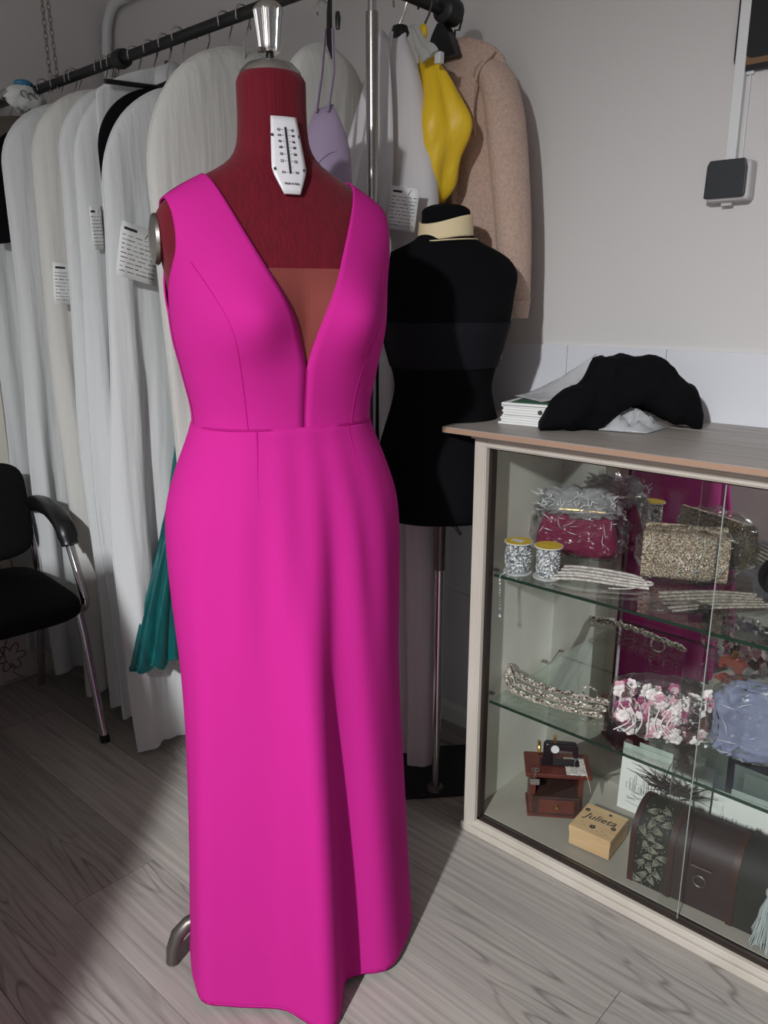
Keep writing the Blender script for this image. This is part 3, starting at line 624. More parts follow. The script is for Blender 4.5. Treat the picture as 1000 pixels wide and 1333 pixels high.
def garment(name, label, cat, x, yc, hy, hx, ztop, zbot, drop, material, seed, amp=0.014, flare=1.06, group=None, along='y', hookm='chrome', pipe=None, rot=0.0, neck=0.018, power=2.0, hemw=0.02, no_hook=False, lam=0.11, solid=0):
    if cat == 'garment bag': amp *= 1.5
    """a hanging garment or cover: flat rounded tube with folds; it lies in the plane of its hanger"""
    t = thing(name, label, cat, (x, yc if along == 'y' else yc, 0), rot, group)
    R = random.Random(seed); ph = [R.uniform(0, 6.28) for _ in range(6)]; NA, NL = 72, 64; rows = []
    for i in range(NL + 1):
        s = i / NL; s = 1 - (1 - s) ** 1.35 if s > 0 else 0
        zb = zbot; z = zb + (ztop - zb) * s; u = ztop - z
        wf = (1 - max(0, 1 - u / drop) ** power) ** (1 / power) if u < drop else 1.0
        wf = max(wf, neck / hy)
        down = smooth01((u - drop * 0.3) / (ztop - zbot) * 1.6); fl_ = 1 + (flare - 1) * down ** 1.5
        r = []
        for j in range(NA):
            a = 2 * pi * j / NA; cy, sx = cos(a), sin(a)
            yy = hy * wf * fl_ * math.copysign(abs(cy) ** 0.8, cy)
            xx = hx * min(1, 0.25 + wf) * (1 if u > 0.03 else 0.35 + 0.65 * u / 0.03) * math.copysign(abs(sx) ** 0.8, sx)
            f = sin(2 * pi * yy / lam + ph[0] + 0.8 * sin(1.7 * z + ph[1])) + 0.6 * sin(2 * pi * yy / (lam * .53) + ph[2] + 1.1 * z) + 0.5 * sin(2 * pi * yy / (lam * 2.1) + ph[3] - 1.3 * z)
            xx += amp * 0.55 * f * down * (0.5 + 0.5 * abs(sx)) + (0.35 * amp * nz(yy * 9, z * 3, seed))
            yy += 0.5 * amp * sin(3.2 * z + ph[4]) * down
            zz_ = z + (hemw * (sin(2 * pi * yy / 0.16 + ph[5]) * 0.5 + 0.5 * sin(2 * pi * yy / .41 + ph[1])) * (1 - s) ** 6)
            r.append((xx, yy, zz_) if along == 'y' else (yy, -xx, zz_))
        rows.append(r)
    body = MB().grid(rows, True, False, True).build('cover' if cat == 'garment bag' else 'body', material, t, auto=0, solid=solid)
    if pipe:
        e = [rows[i][NA // 2] for i in range(NL + 1)]; e2 = [rows[i][0] for i in reversed(range(NL + 1))]
        MB().tube(e + e2, 0.0026, 6).build('piping', pipe, body)
    if not no_hook: hook(t, ztop, hookm, along)
    return t
BG = 'garment bags hanging on the black rail'
garment('hanging_garment', 'dark red garment at the far left end of the rail', 'garment', -2.72, RY - .03, .22, .03, 1.75, 1.40, .09, 'red_cloth', 1)
garment('hanging_garment', 'grey brown garment on the rail behind the leftmost white cover', 'garment', -2.60, RY - .01, .23, .03, 1.755, 1.25, .11, 'brown_cloth', 2)
garment('hanging_garment', 'black garment hanging just behind the leftmost white cover', 'garment', -2.455, RY, .235, .018, 1.72, 1.38, .16, 'black_fabric', 3)
garment('garment_bag', 'dim grey white cover at the very left edge, behind the leftmost bright cover', 'garment bag', -2.52, RY - .01, .235, .03, 1.62, .10, .22, 'bag_white', 10, group=BG)
A_ = garment('garment_bag', 'leftmost white garment cover on the rail, above the chair', 'garment bag', -2.345, RY, .235, .045, 1.755, .06, .19, 'bag_white', 11, group=BG, pipe='bag_white')
B_ = garment('garment_bag', 'white garment cover with a creased written slip, second from the left', 'garment bag', -2.165, RY, .235, .05, 1.765, .05, .20, 'bag_cream', 12, group=BG, amp=0.018)
C_ = garment('garment_bag', 'narrow white garment cover with a small tall printed label', 'garment bag', -2.03, RY, .230, .028, 1.755, .05, .20, 'bag_white', 13, group=BG, pipe='bag_white')
D_ = garment('garment_bag', 'white garment cover hanging right behind the black jacket', 'garment bag', -1.955, RY, .235, .030, 1.75, .04, .22, 'bag_white', 14, group=BG, amp=0.016)
garment('jacket', 'black jacket on a hanger between the white covers', 'jacket', -1.885, RY - .002, .205, .024, 1.725, .955, .17, 'black_fabric', 15, amp=0.006, flare=0.9)
E_ = garment('garment_bag', 'bright white garment cover with a written slip, in front of the black jacket', 'garment bag', -1.815, RY - .01, .235, .034, 1.715, .02, .24, 'bag_white', 16, group=BG, amp=0.020, flare=1.16, pipe='bag_white', power=1.8, hemw=0.03)
W_ = garment('blouse', 'white blouse with a pointed collar on a black hanger', 'blouse', -1.922, RY + .02, .20, .014, 1.785, .9, .09, 'bag_white', 17, amp=0.006, hookm='black_metal', power=1.3)
MB().grid([[(0.004, -0.03, 1.78), (0.010, 0.02, 1.80), (0.004, 0.07, 1.78)], [(0.018, -0.05, 1.735), (0.024, 0.02, 1.725), (0.018, 0.09, 1.735)]]).build('collar', 'bag_white', W_, solid=0.002)
MB().tube([(0.03, -0.19, 1.715), (0.03, -0.05, 1.725), (0.03, 0.03, 1.765), (0.03, 0.12, 1.725), (0.03, 0.20, 1.715)], 0.006, 8).build('hanger', 'black_plastic', W_)
F_ = garment('garment_bag', 'wide cream garment cover with rounded top behind the red form\'s neck', 'garment bag', -1.615, 1.338, .318, .050, 1.775, .12, .32, 'bag_cream', 18, group=BG, flare=0.86, amp=0.010, pipe='bag_cream', power=2.2)
G_ = garment('garment_bag', 'white garment cover showing between the form\'s neck and the lavender dress', 'garment bag', -1.43, 1.375, .150, .035, 1.760, .15, .22, 'bag_cream', 19, group=BG, amp=0.012, pipe='bag_white', power=2.1)
# teal satin dress hanging between the covers
td = thing('satin_dress', 'teal satin dress with a ruffled hem between the white covers', 'dress', (-1.765, 1.185, 0))
rows = []; NA = 90
for i in range(41):
    s = i / 40; z = 0.285 + 1.42 * s; w = interp([(0, .086), (.10, .062), (.22, .030), (.33, .008), (.5, .012), (.7, .05), (1, .02)], s)[0]; cy = interp([(0, -.118), (.10, -.102), (.22, -.078), (.33, -.052), (.5, 0.0), (1, 0.11)], s)[0]
    r = []
    for j in range(NA):
        a = 2 * pi * j / NA; f = 1 + 0.20 * sin(9 * a + 1 + z) * (1 - s) ** 2 + 0.10 * sin(17 * a) * max(0, 1 - 5 * s)
        r.append((0.026 * (0.4 + (1 - s)) * sin(a) * f, cy + w * cos(a) * f, z + 0.010 * sin(9 * a) * (1 - s) ** 10))
    rows.append(r)
tb_ = MB().grid(rows, True, False, True).build('skirt', 'teal_satin', td, auto=0)
MB().tube([Vector(p) for p in rows[0]] + [Vector(rows[0][0])], 0.003, 6).build('ruffle_edge', 'teal_satin', tb_)
hook(td, 1.705, dy=0.11)
# extra hanger hooks seen along the rail
for hx_, hl_ in ((-2.37, 'wire hanger hook over the leftmost white cover'), (-2.20, 'wire hanger hook, left one over the second white cover'), (-2.135, 'wire hanger hook, right one over the second white cover'), (-1.645, 'wire hanger hook, left one over the wide cream cover'), (-1.58, 'wire hanger hook, right one over the wide cream cover')):
    t = thing('wire_hanger', hl_, 'hanger', (hx_, RY, 0), 0, 'bare hanger hooks on the rail'); hook(t, 1.745)
    MB().tube([(0, -0.10, 1.68), (0, -0.02, 1.725), (0, 0.02, 1.725), (0, 0.10, 1.68), (0, -0.10, 1.68)], 0.0016, 6).build('wire', 'chrome', t)
# written plastic bag tied to the rail
pb = thing('plastic_bag', 'small white carrier bag with blue top tied on the rail', 'bag', (-2.60, RY - 0.03, RZ))
rows = [[Vector((0.030 * sin(ph) * cos(a), 0.060 * sin(ph) * sin(a), -0.025 - 0.038 * cos(ph))) * (1 + .35 * nz(3 * cos(a), 3 * sin(a) + 5, 3 * ph)) for a in [2 * pi * j / 28 for j in range(28)]] for ph in [pi * k / 14 for k in range(1, 14)]]
wbg = MB().grid(rows, True, True, True).build('pouch', 'paper', pb, auto=0)
MB().ball((-0.005, 0.0, 0.016), 0.022, 12, (1.2, 1.3, .5)).build('knot', 'blue_film', pb)
sc = MB()
for (a0, b0) in ((-0.02, -0.02), (0.0, -0.025), (0.02, -0.02)): sc.tube([(0.034, a0 + 0.009 * cos(q), b0 + 0.009 * sin(q)) for q in [k * 0.7 for k in range(8)]], 0.0012, 5)
sc.build('scribble', 'ink', wbg)
# written slips pinned on the covers
def slip(label, loc, w, h, rx, seed, facing='x', rz=0.0):
    t = thing('paper_slip', label, 'paper slip', loc, rz, 'written slips on the garment covers')
    m = MB(); rows = [[(0.004 * sin(3.0 * i / 4 + seed), -w / 2 + w * j / 4, -h / 2 + h * i / 4) for j in range(5)] for i in range(5)]
    m.grid(rows); s_ = m.build('sheet', 'paper', t, solid=0.0006); s_.rotation_euler = (rx, 0, 0)
    R = random.Random(seed); pr = MB()
    surf = lambda y_, z_: (0.004 * sin(3.0 * ((z_ + h / 2) / h) + seed) + 0.0009, y_, z_)
    for k in range(9):
        z = h * 0.26 - k * h * 0.082; x_ = -w * 0.44
        while x_ < w * 0.40:
            L_ = R.uniform(0.06, 0.2) * w; e = min(x_ + L_, w * 0.44)
            pr.grid([[surf(x_, z + dz), surf(e, z + dz)] for dz in (0, h * R.uniform(0.008, 0.016))]); x_ = e + w * R.uniform(0.02, 0.07)
    pr.grid([[surf(-w * .42, h * .36 + dz), surf(-w * .1, h * .36 + dz)] for dz in (0, h * .05)]); pr.grid([[surf(w * .1, h * .30), surf(w * .2, h * .45)], [surf(w * .12, h * .30), surf(w * .22, h * .45)]])
    pr.build('writing', 'ink', s_, smooth=False)
    return t
slip('written paper slip on the bright white cover beside the red form\'s shoulder', (-1.752, 1.070, 1.320), .105, .125, rad(-14), 21)
slip('written paper slip on the second white cover from the left', (-2.095, 1.065, 1.255), .085, .105, rad(-3), 22)
slip('narrow printed slip on the white cover behind the black jacket', (-1.912, 1.060, 1.385), .035, .10, rad(4), 23)
slip('grey slip hanging below the sheer white garment', (-1.170, 1.345, 1.40), .060, .085, rad(-8), 24, rz=rad(-55))
# ---- garments on the short bar
def bar_hook(parent, ztop, m='chrome'): return hook(parent, ztop, m, 'x')
lv = thing('lavender_dress', 'lavender strap dress with padded cups on a black hanger', 'dress', (BX + .02, 1.21, 0), rad(30))
rows = []
for i in range(31):
    s = i / 30; z = 0.75 + 0.83 * s; w = interp([(0, .10), (.6, .06), (.82, .056), (.92, .048), (1, .020)], s)[0]
    dpt = interp([(0, .05), (.6, .028), (.80, .040), (.9, .040), (1, .008)], s)[0]
    rows.append([(w * cos(a) - 0.035, dpt * sin(a) * (1 + 0.12 * sin(8 * a) * (1 - s)) + 0.0, z + 0.006 * cos(a)) for a in [2 * pi * j / 48 for j in range(48)]])
lb = MB().grid(rows, True, False, True).build('bodice', 'lavender', lv, auto=0)
MB().tube([(-0.035 + 0.045 * cos(a), -0.042 * sin(a) - 0.002, 1.475 + 0.02 * sin(a * 2)) for a in [pi * k / 16 for k in range(17)]], 0.0012, 5).build('cup_seam', 'lavender', lb)
for dx in (-0.046, -0.022): MB().tube([(dx, -0.012, 1.57), (dx + 0.012, -0.010, 1.64), (-0.020 + (dx + .034) * 0.6, -0.005, 1.715)], 0.0075, 8, flat=0.35).build('strap', 'lavender', lv)
MB().tube([(-0.018, 0, 1.775), (-0.020, -0.002, 1.745), (-0.020, -0.004, 1.69), (-0.014, -0.005, 1.665)], [0.004, 0.0055, 0.0055, 0.003], 8).build('hanger', 'black_plastic', lv)
MB().tube([(-0.004, 0, 1.745), (-0.003, -0.002, 1.735), (-0.003, -0.004, 1.715)], [0.004, 0.0055, 0.004], 8).build('hanger_end', 'black_plastic', lv)
hook(lv, 1.77, 'chrome', 'x', dy=-0.018)
sv = garment('sheer_garment', 'sheer white voile garment hanging beside the chrome post', 'garment', BX - .02, 1.43, .11, .04, 1.765, .06, .42, 'sheer_white', 31, amp=0.020, flare=1.0, along='x', hookm='steel', power=1.5, hemw=0.02, lam=0.07)
MB().lathe([(0.012, -0.02), (0.02, -0.005), (0.016, 0.008), (0.005, 0.012)], 14, o=(0, 0, 1.768)).build('hanger_neck', 'black_plastic', sv)
MB().tube([(0.012, -0.04, 1.755), (0.004, -0.056, 1.66), (-0.005, -0.060, 1.58), (-0.035, -0.062, 1.48), (-0.075, -0.058, 1.36)], 0.004, 8).build('folded_edge', 'sheer_white', sv)
rows = []
for k in range(21):
    t = k / 20; z = 1.76 - 0.42 * t; xl = 0.0 - 0.17 * t ** .95; xr = 0.02 + 0.02 * sin(3 * t)
    rows.append([(xl + (xr - xl) * q / 12, -0.060 - 0.012 * sin(q * 1.3 + 2 * t) * t - 0.02 * t, z - 0.02 * q / 12) for q in range(13)])
MB().grid(rows).build('draped_panel', 'sheer_white', sv, solid=0.0015)
yb = thing('yellow_bag', 'folded bright yellow plastic cover hanging above the black form', 'bag', (BX + 0.04, 1.475, 0))
rows = []
for i in range(37):
    s = i / 36; z = 1.425 + 0.315 * s
    w = interp([(0, .012), (.06, .032), (.2, .052), (.4, .068), (.6, .064), (.8, .040), (.92, .020), (1, .008)], s)[0]; cx = interp([(0, .012), (.2, .006), (.5, .012), (.8, -.006), (1, -.03)], s)[0]
    r = []
    for j in range(56):
        a = 2 * pi * j / 56; f = 1 + 0.10 * sin(5 * a + 3 * s) + 0.16 * nz(2 * cos(a), 2 * sin(a), 5 * s)
        r.append((cx + w * cos(a) * f, 0.040 * sin(a) * f * (0.4 + sin(pi * min(1, s * 1.1 + .05))), z))
    rows.append(r)
MB().grid(rows, True, True, True).build('pouch', 'yellow_plastic', yb, auto=0)
rows = [[(-0.03 + 0.052 * t + (0.006 + 0.016 * t) * cos(a), -0.044 + (0.004 + .003 * sin(5 * a)) * sin(a), 1.772 - 0.070 * t + (0.004 + 0.016 * t) * cos(a) * .5 + .004 * sin(9 * t)) for a in [2 * pi * j / 16 for j in range(16)]] for t in [k / 10 for k in range(11)]]
mat('film_cloudy', lin(168, 168, 164), 0.4); MB().grid(rows, True, True, True).build('cloudy_fold', 'film_cloudy', yb)
MB().box(0.030, 0.046, -0.040, -0.026, 1.690, 1.712).build('clip', 'clear_disc', yb, smooth=False, bevel=0.002)
MB().ball((-0.030, -0.004, 1.768), 0.014, 10, (.7, .6, 1.2)).build('knot', 'yellow_plastic', yb)
hook(yb, 1.765, 'black_metal', 'x', dy=-0.03)
# pink knitted cardigan
cg = thing('cardigan', 'pale pink knitted cardigan hanging by the wall behind the black form', 'cardigan', (BX - 0.005, 1.60, 0))
rows = []
for i in range(41):
    s = i / 40; z = 1.08 + 0.70 * s
    w = interp([(0, .155), (.3, .155), (.6, .152), (.8, .150), (.88, .146), (.93, .132), (.97, .095), (1, .045)], s)[0]
    rows.append([(w * math.copysign(abs(cos(a)) ** .8, cos(a)), 0.045 * sin(a) * (1 + 0.12 * sin(6 * a + 4 * s)) * min(1, .35 + 3 * (1 - s)), z) for a in [2 * pi * j / 56 for j in range(56)]])
cbod = MB().grid(rows, True, True, True).build('body', 'pink_knit', cg, auto=0)
for sg in (-1, 1):
    P = cr_path([(sg * .085, 0.0, 1.700), (sg * .122, -0.006, 1.680), (sg * .150, -0.012, 1.61), (sg * .170, -0.015, 1.50), (sg * .186, -0.012, 1.36), (sg * .195, -0.010, 1.20)], 30)
    sl = MB().tube(P, [interp([(0, .034), (.12, .042), (.5, .049), (.85, .044), (1, .040)], k / 30)[0] for k in range(31)], 22, True, flat=0.8).build('sleeve', 'pink_knit', cg, auto=0)
    MB().tube([(sg * .195, -0.010, 1.215), (sg * .196, -0.010, 1.175)], [.042, .036], 22, True, flat=0.8).build('cuff', 'pink_knit', sl)
MB().tube(cr_path([(-0.07, -0.03, 1.755), (-0.02, -0.04, 1.735), (0.03, -0.045, 1.66), (0.05, -0.052, 1.5), (0.05, -0.052, 1.2)], 24), 0.011, 10, True, flat=.5).build('front_band', 'pink_knit', cbod)
MB().tube(cr_path([(0.125, -0.02, 1.735), (0.105, -0.052, 1.69), (0.098, -0.058, 1.62), (0.105, -0.052, 1.56)], 16), 0.003, 6).build('shoulder_seam', 'pink_knit', cbod)
MB().prism([(-0.045, 1.735), (0.045, 1.735), (0.022, 1.785), (0.008, 1.805), (-0.008, 1.805), (-0.022, 1.785)], -0.055, -0.03).build('hanger', 'black_plastic', cg, smooth=False)
hook(cg, 1.79, 'black_metal', 'x')

# ------------------------------------------------------------------ chair
chq = thing('visitor_chair', 'black padded visitor chair with chrome tube frame and armrests', 'chair', (-2.165, 0.728, 0), rad(-5))
def pad(name, x0, x1, y0, y1, z0, z1, n=10, mtx=None):
    rows = []
    for i in range(13):
        t = -1 + 2 * i / 12; k = sqrt(max(0, 1 - abs(t) ** 4)) * 0.5 + 0.5 * (1 if abs(t) < 1 else 0.96)
        r = []
        for j in range(40):
            a = 2 * pi * j / 40; px = math.copysign(abs(cos(a)) ** .35, cos(a)); py = math.copysign(abs(sin(a)) ** .35, sin(a))
            v = Vector(((x0 + x1) / 2 + (x1 - x0) / 2 * px * k, (y0 + y1) / 2 + (y1 - y0) / 2 * py * k, (z0 + z1) / 2 + (z1 - z0) / 2 * t))
            r.append(mtx @ v if mtx else v)
        rows.append(r)
    return MB().grid(rows, True, True, True).build(name, 'chair_fabric', chq, auto=60)
pad('seat', -0.22, 0.235, -0.24, 0.24, 0.385, 0.455)
pad('backrest', -0.145, 0.145, -0.25, 0.25, -0.03, 0.03, mtx=Matrix.Translation((-0.200, 0, 0.618)) @ Matrix.Rotation(rad(80), 4, 'Y'))
for sg in (-1, 1):
    y_ = 0.255 * sg
    P = cr_path([(-0.29, y_, 0.0), (-0.245, y_, 0.20), (-0.21, y_, 0.36), (-0.20, y_, 0.45), (-0.225, y_, 0.60), (-0.240, y_, 0.70)], 24)
    MB().tube(P, 0.0115, 12).build('back_tube', 'chrome', chq)
    P = cr_path([(-0.235, y_, 0.605), (-0.12, y_, 0.625), (0.02, y_, 0.615), (0.08, y_, 0.56), (0.14, y_, 0.45), (0.15, y_, 0.405), (0.10, y_, 0.372)], 28)
    MB().tube(P, 0.0115, 12).build('arm_tube', 'chrome', chq)
    MB().tube([(0.09, y_, 0.385), (0.12, y_, 0.30), (0.19, y_, 0.02)], 0.0115, 12).build('front_leg', 'chrome', chq)
    MB().tube([(0.189, y_, 0.022), (0.193, y_, 0.002)], 0.0135, 12).build('foot_cap', 'black_plastic', chq)
    MB().tube(cr_path([(-0.24, y_, 0.620), (-0.14, y_, 0.645), (-0.02, y_, 0.640), (0.055, y_, 0.612), (0.085, y_, 0.562)], 20), [.016 + .012 * smooth01(k / 8) - (.004 if k > 18 else 0) for k in range(21)], 14, True, flat=0.75).build('armrest', 'black_plastic', chq)
MB().tube([(-0.21, -0.255, 0.37), (-0.21, 0.255, 0.37)], 0.011, 10).build('cross_tube', 'chrome', chq)
MB().tube([(0.10, -0.255, 0.372), (0.10, 0.255, 0.372)], 0.011, 10).build('cross_tube', 'chrome', chq)
# floral screen behind the chair
fs = thing('floral_screen', 'white panel with line-drawn flowers standing behind the chair', 'screen', (-2.52, 0.62, 0))
MB().box(-0.012, 0.012, -0.42, 0.405, 0.0, 1.35).build('panel', 'floral_board', fs, smooth=False, bevel=0.004)
R = random.Random(5); fm = MB()
FLW = [(.33, .09), (.28, .22), (.35, .30), (.21, .10), (.30, .40), (.20, .30), (.34, .52), (.26, .60)]
for k in range(70):
    y_, z_ = FLW[k] if k < len(FLW) else (R.uniform(-.38, .34), R.uniform(.05, 1.3)); r = R.uniform(.03, .06); npet = R.choice((4, 5, 6))
    pts = [(0.0128, y_ + r * (0.4 + 0.6 * abs(cos(npet * a / 2))) * cos(a), z_ + r * (0.4 + 0.6 * abs(cos(npet * a / 2))) * sin(a)) for a in [2 * pi * q / 48 for q in range(49)]]
    fm.tube([p for p in pts if -.41 < p[1] < .40 and p[2] > 0.01], 0.002, 4)
    fm.tube([(0.0128, max(-.41, min(.37, y_ + 0.04 * sin(t * 4 + k))), max(0.01, z_ - r - 0.2 * t)) for t in [q / 10 for q in range(11)]], 0.0014, 4)
fm.build('flower_print', 'floral_line', fs)

# ------------------------------------------------------------------ inside the cabinet: top shelf
def film_blob(name, parent, sx, sy, sz, c, seed, k=0.25, pinch=None, material='film', fr=7.0):
    rows = []; n = 20
    for i in range(n + 1):
        ph = pi * i / n; r = []
        for j in range(36):
            a = 2 * pi * j / 36; d = Vector((math.copysign(abs(sin(ph) * cos(a)) ** .7, cos(a)), math.copysign(abs(sin(ph) * sin(a)) ** .7, sin(a)), math.copysign(abs(cos(ph)) ** .7, -cos(ph))))
            f = 1 + k * nz(d.x * fr * .5 + seed, d.y * fr * .5, d.z * fr * .5) + 0.5 * k * nz(d.x * fr * 1.6 + seed, d.y * fr * 1.6, d.z * fr * 1.6)
            p = Vector((c[0] + sx * d.x * f, c[1] + sy * d.y * f, c[2] + sz * d.z * f)); p.z = max(p.z, 0.0008); r.append(p)
        rows.append(r)
    return MB().grid(rows, True, True, True).build(name, material, parent, auto=0)
mat('film_glint', lin(235, 235, 238), 0.2, alpha=0.55)
def crease_glints(parent, n, hx, hy, z0, z1, seed, L=.03, r=.0008):  # pale tubes along film creases, standing in for bright highlight streaks
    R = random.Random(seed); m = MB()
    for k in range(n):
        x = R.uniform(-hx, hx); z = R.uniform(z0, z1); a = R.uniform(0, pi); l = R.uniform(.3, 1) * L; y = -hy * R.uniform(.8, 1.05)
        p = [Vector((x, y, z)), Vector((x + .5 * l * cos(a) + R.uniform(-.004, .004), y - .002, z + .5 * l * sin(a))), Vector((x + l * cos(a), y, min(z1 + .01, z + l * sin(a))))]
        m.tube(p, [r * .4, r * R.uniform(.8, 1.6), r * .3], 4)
    m.build('crease_glints', 'film_glint', parent)
def spool(loc, label, bulge, chain):
    t = thing('trim_spool', label, 'spool', loc, 0, 'rhinestone chain spools on the top glass shelf')
    MB().lathe([(0.031, 0.0003), (0.031, 0.0022)], 32).build('lower_disc', 'clear_disc', t)
    prof = [(0.019, 0.0023), (0.023 + bulge * .3, 0.010), (0.0240 + bulge, 0.035), (0.023 + bulge * .3, 0.060), (0.019, 0.068)]
    MB().lathe(prof, 32).build('wound_chain', 'rhinestone', t)
    ud = MB().lathe([(0.031, 0.0685), (0.031, 0.0705)], 32).build('upper_disc', 'plate_white', t)
    MB().lathe([(0.029, 0.0706), (0.029, 0.0711)], 32).build('label', 'label_yellow', ud)
    MB().box(-0.016, 0.012, -0.008, 0.008, 0.0712, 0.0716).build('label_patch', 'plate_white' if chain else 'label_yellow', ud, smooth=False)
    rg = MB()
    for k in range(9):
        z = 0.008 + k * 0.0065; rr = interp([(p[1], p[0]) for p in prof], z)[0]
        for q in range(30): a = 2 * pi * (q + .5 * (k % 2)) / 30; rg.ball((rr * cos(a), rr * sin(a), z), 0.0021, 4)
    rg.build('stones', 'rhinestone', t)
    if chain:
        c_ = MB()
        for p in cr_path([(0.012, -0.024, 0.02), (-0.004, -0.030, 0.006), (-0.012, -0.047, 0.001), (-0.012, -0.0475, -0.03), (-0.010, -0.0475, -0.090)], 34): c_.ball(p, 0.0021, 5)
        c_.ball((-0.010, -0.0475, -0.093), 0.0035, 6); c_.build('loose_chain', 'rhinestone', t)
    return t
spool((-0.900, 1.424, TS), 'rhinestone chain spool with its end hanging over the shelf edge', 0.004, True)
spool((-0.835, 1.440, TS), 'rhinestone chain spool with plain yellow disc beside the lace bundle', 0.0, False)
lb_ = thing('lace_bundle', 'white lace trim folded into a long bundle on the top shelf', 'lace trim', (-0.735, 1.49, TS), rad(21))
R = random.Random(9)
for k in range(9):
    y_ = -0.030 + 0.0075 * k; z_ = 0.004 + 0.004 * (k % 3)
    MB().tube(cr_path([(-0.105 + R.uniform(0, .01), y_, z_), (-0.04, y_ + R.uniform(-.003, .003), z_ + 0.006), (0.04, y_ * .9, z_ + 0.003), (0.098 - 0.002 * k, y_ * .6, z_)], 14), 0.0042, 7, True, flat=.7).build('lace_strand', 'lace', lb_)
MB().tube([(0.095 + 0.010 * cos(a), -0.012 + 0.010 * sin(a), 0.012) for a in [2 * pi * k / 16 for k in range(17)]], 0.0025, 6).build('end_loop', 'lace', lb_)
MB().tube(cr_path([(0.085, -0.012, .006), (0.06, -0.035, .004), (0.02, -0.046, .003)], 10), 0.003, 6, True, flat=.5).build('loose_end', 'lace', lb_)
cl = thing('clutch_bag', 'burgundy clutch bag with gold clasp in crinkled clear film', 'clutch bag', (-0.862, 1.610, TS), rad(22))
rows = []
for i in range(17):
    t = i / 16; z = 0.006 + 0.100 * t; w = interp([(0, .080), (.08, .092), (.3, .093), (.8, .080), (.95, .072), (1, .060)], t)[0]; d_ = interp([(0, .022), (.2, .030), (.8, .018), (1, .008)], t)[0]
    rows.append([(w * math.copysign(abs(cos(a)) ** .45, cos(a)), d_ * math.copysign(abs(sin(a)) ** .6, sin(a)), z) for a in [2 * pi * j / 40 for j in range(40)]])
MB().grid(rows, True, True, True).build('body', 'burgundy', cl)
MB().tube([(-0.060, 0, .108), (0, -0.002, .110), (0.060, 0, .108)], 0.004, 8).build('frame', 'gold', cl)
for dx in (-.006, .006): MB().ball((dx, 0, .119), 0.006, 10).build('clasp', 'gold', cl)
film_blob('film', cl, .108, .046, .070, (0.004, 0, .066), 2.0, .18)
film_blob('film_bunch', cl, .080, .034, .030, (0.004, 0.004, .128), 7.0, .65, fr=14, material='film_bright')
crease_glints(cl, 46, .085, .036, .112, .152, 1, .028, .0012); crease_glints(cl, 16, .085, .046, .03, .10, 2, .035)
gc = thing('clutch_bag', 'champagne glitter clutch bag wrapped in clear film', 'clutch bag', (-0.612, 1.615, TS), rad(24))
rows = []
for i in range(25):
    a0 = 2 * pi * i / 24; rows.append([(-0.085 + 0.17 * j / 10, 0.034 * math.copysign(abs(cos(a0)) ** .6, cos(a0)) - 0.006, 0.056 + 0.050 * math.copysign(abs(sin(a0)) ** .6, sin(a0))) for j in range(11)])
m_ = MB().grid(rows); m_.f += [tuple(i * 11 for i in range(24)), tuple(i * 11 + 10 for i in reversed(range(24)))]
gb = m_.build('body', 'glitter_gold', gc)
MB().tube([(-0.082, 0.02, .108), (0.082, 0.02, .108)], 0.009, 10).build('flap_roll', 'glitter_gold', gc)
film_blob('film', gc, .102, .048, .062, (0.004, 0, .058), 4.4, .16)
crease_glints(gc, 14, .09, .047, .01, .10, 3, .03)
lg = thing('lace_bundle', 'grey beige lace strips lying flat at the front of the top shelf', 'lace trim', (-0.512, 1.530, TS), rad(-46))
for k in range(11):
    x_ = -0.042 + 0.0085 * k; z_ = 0.003 + 0.0025 * (k % 2)
    MB().tube(cr_path([(x_ * .8, 0.095 + R.uniform(-.01, .01), z_), (x_, 0.02, z_ + 0.004), (x_ * 1.05, -0.05, z_ + .003), (x_ * 1.15, -0.10 + R.uniform(-.008, .008), z_)], 12), 0.0046, 6, True, flat=.5).build('lace_strip', 'lace_grey', lg)
pk = thing('film_packet', 'small empty film packet lying before the lace strips', 'packet', (-0.545, 1.440, TS), rad(30)); film_blob('film', pk, .055, .022, .008, (0, 0, .009), 12.0, .3)
br = thing('black_reel', 'black reel standing at the right end of the top shelf', 'reel', (-0.420, 1.640, TS), rad(40))
MB().lathe([(0.015, -.022), (0.042, -.022), (0.042, -.017), (0.02, -.016), (0.02, .016), (0.042, .017), (0.042, .022), (0.015, .022)], 28, o=(0, 0, .042), axis='Y').build('spool', 'black_plastic', br)
MB().lathe([(0.034, -.015), (0.034, .015)], 28, o=(0, 0, .042), axis='Y').build('ribbon', 'black_fabric', br)
# ------------------------------------------------------------------ middle shelf
hb_ = thing('beaded_trim', 'beaded silver trim with lace end curving along the middle shelf', 'trim', (-0.83, 1.48, MS))
for k, (w, z0) in enumerate(((0.0, .030), (0.016, .020), (0.034, .012))):
    P = cr_path([(-0.125, 0.020 - w * .6, .035 - .008 * k), (-0.085, -0.002 - w, z0), (-0.02, -0.008 - w, z0 - .002), (0.05, 0.004 - w, z0 - .003), (0.128, 0.024 - w, z0 - .002)], 60); c_ = MB()
    for q, p in enumerate(P):
        c_.ball(p + Vector((0, 0.002 * sin(q * 1.3), 0.003 * sin(q * .9))), 0.0044, 5); c_.ball(p + Vector((0, 0.002 * sin(q * 1.3 + 2), 0.003 * sin(q * .9 + 2.2) - .003)), 0.0038, 5)
    c_.build('bead_row', 'beads', hb_)
    MB().tube([p - Vector((0, .002, .006)) for p in P], 0.0035, 6, True, flat=.4).build('braid', 'lace_grey', hb_)
MB().grid([[(-0.130 + 0.01 * i, 0.018 - 0.010 * i + 0.004 * sin(j), .040 - .008 * j - .002 * i) for j in range(5)] for i in range(6)]).build('lace_end', 'lace', hb_, solid=0.0015)
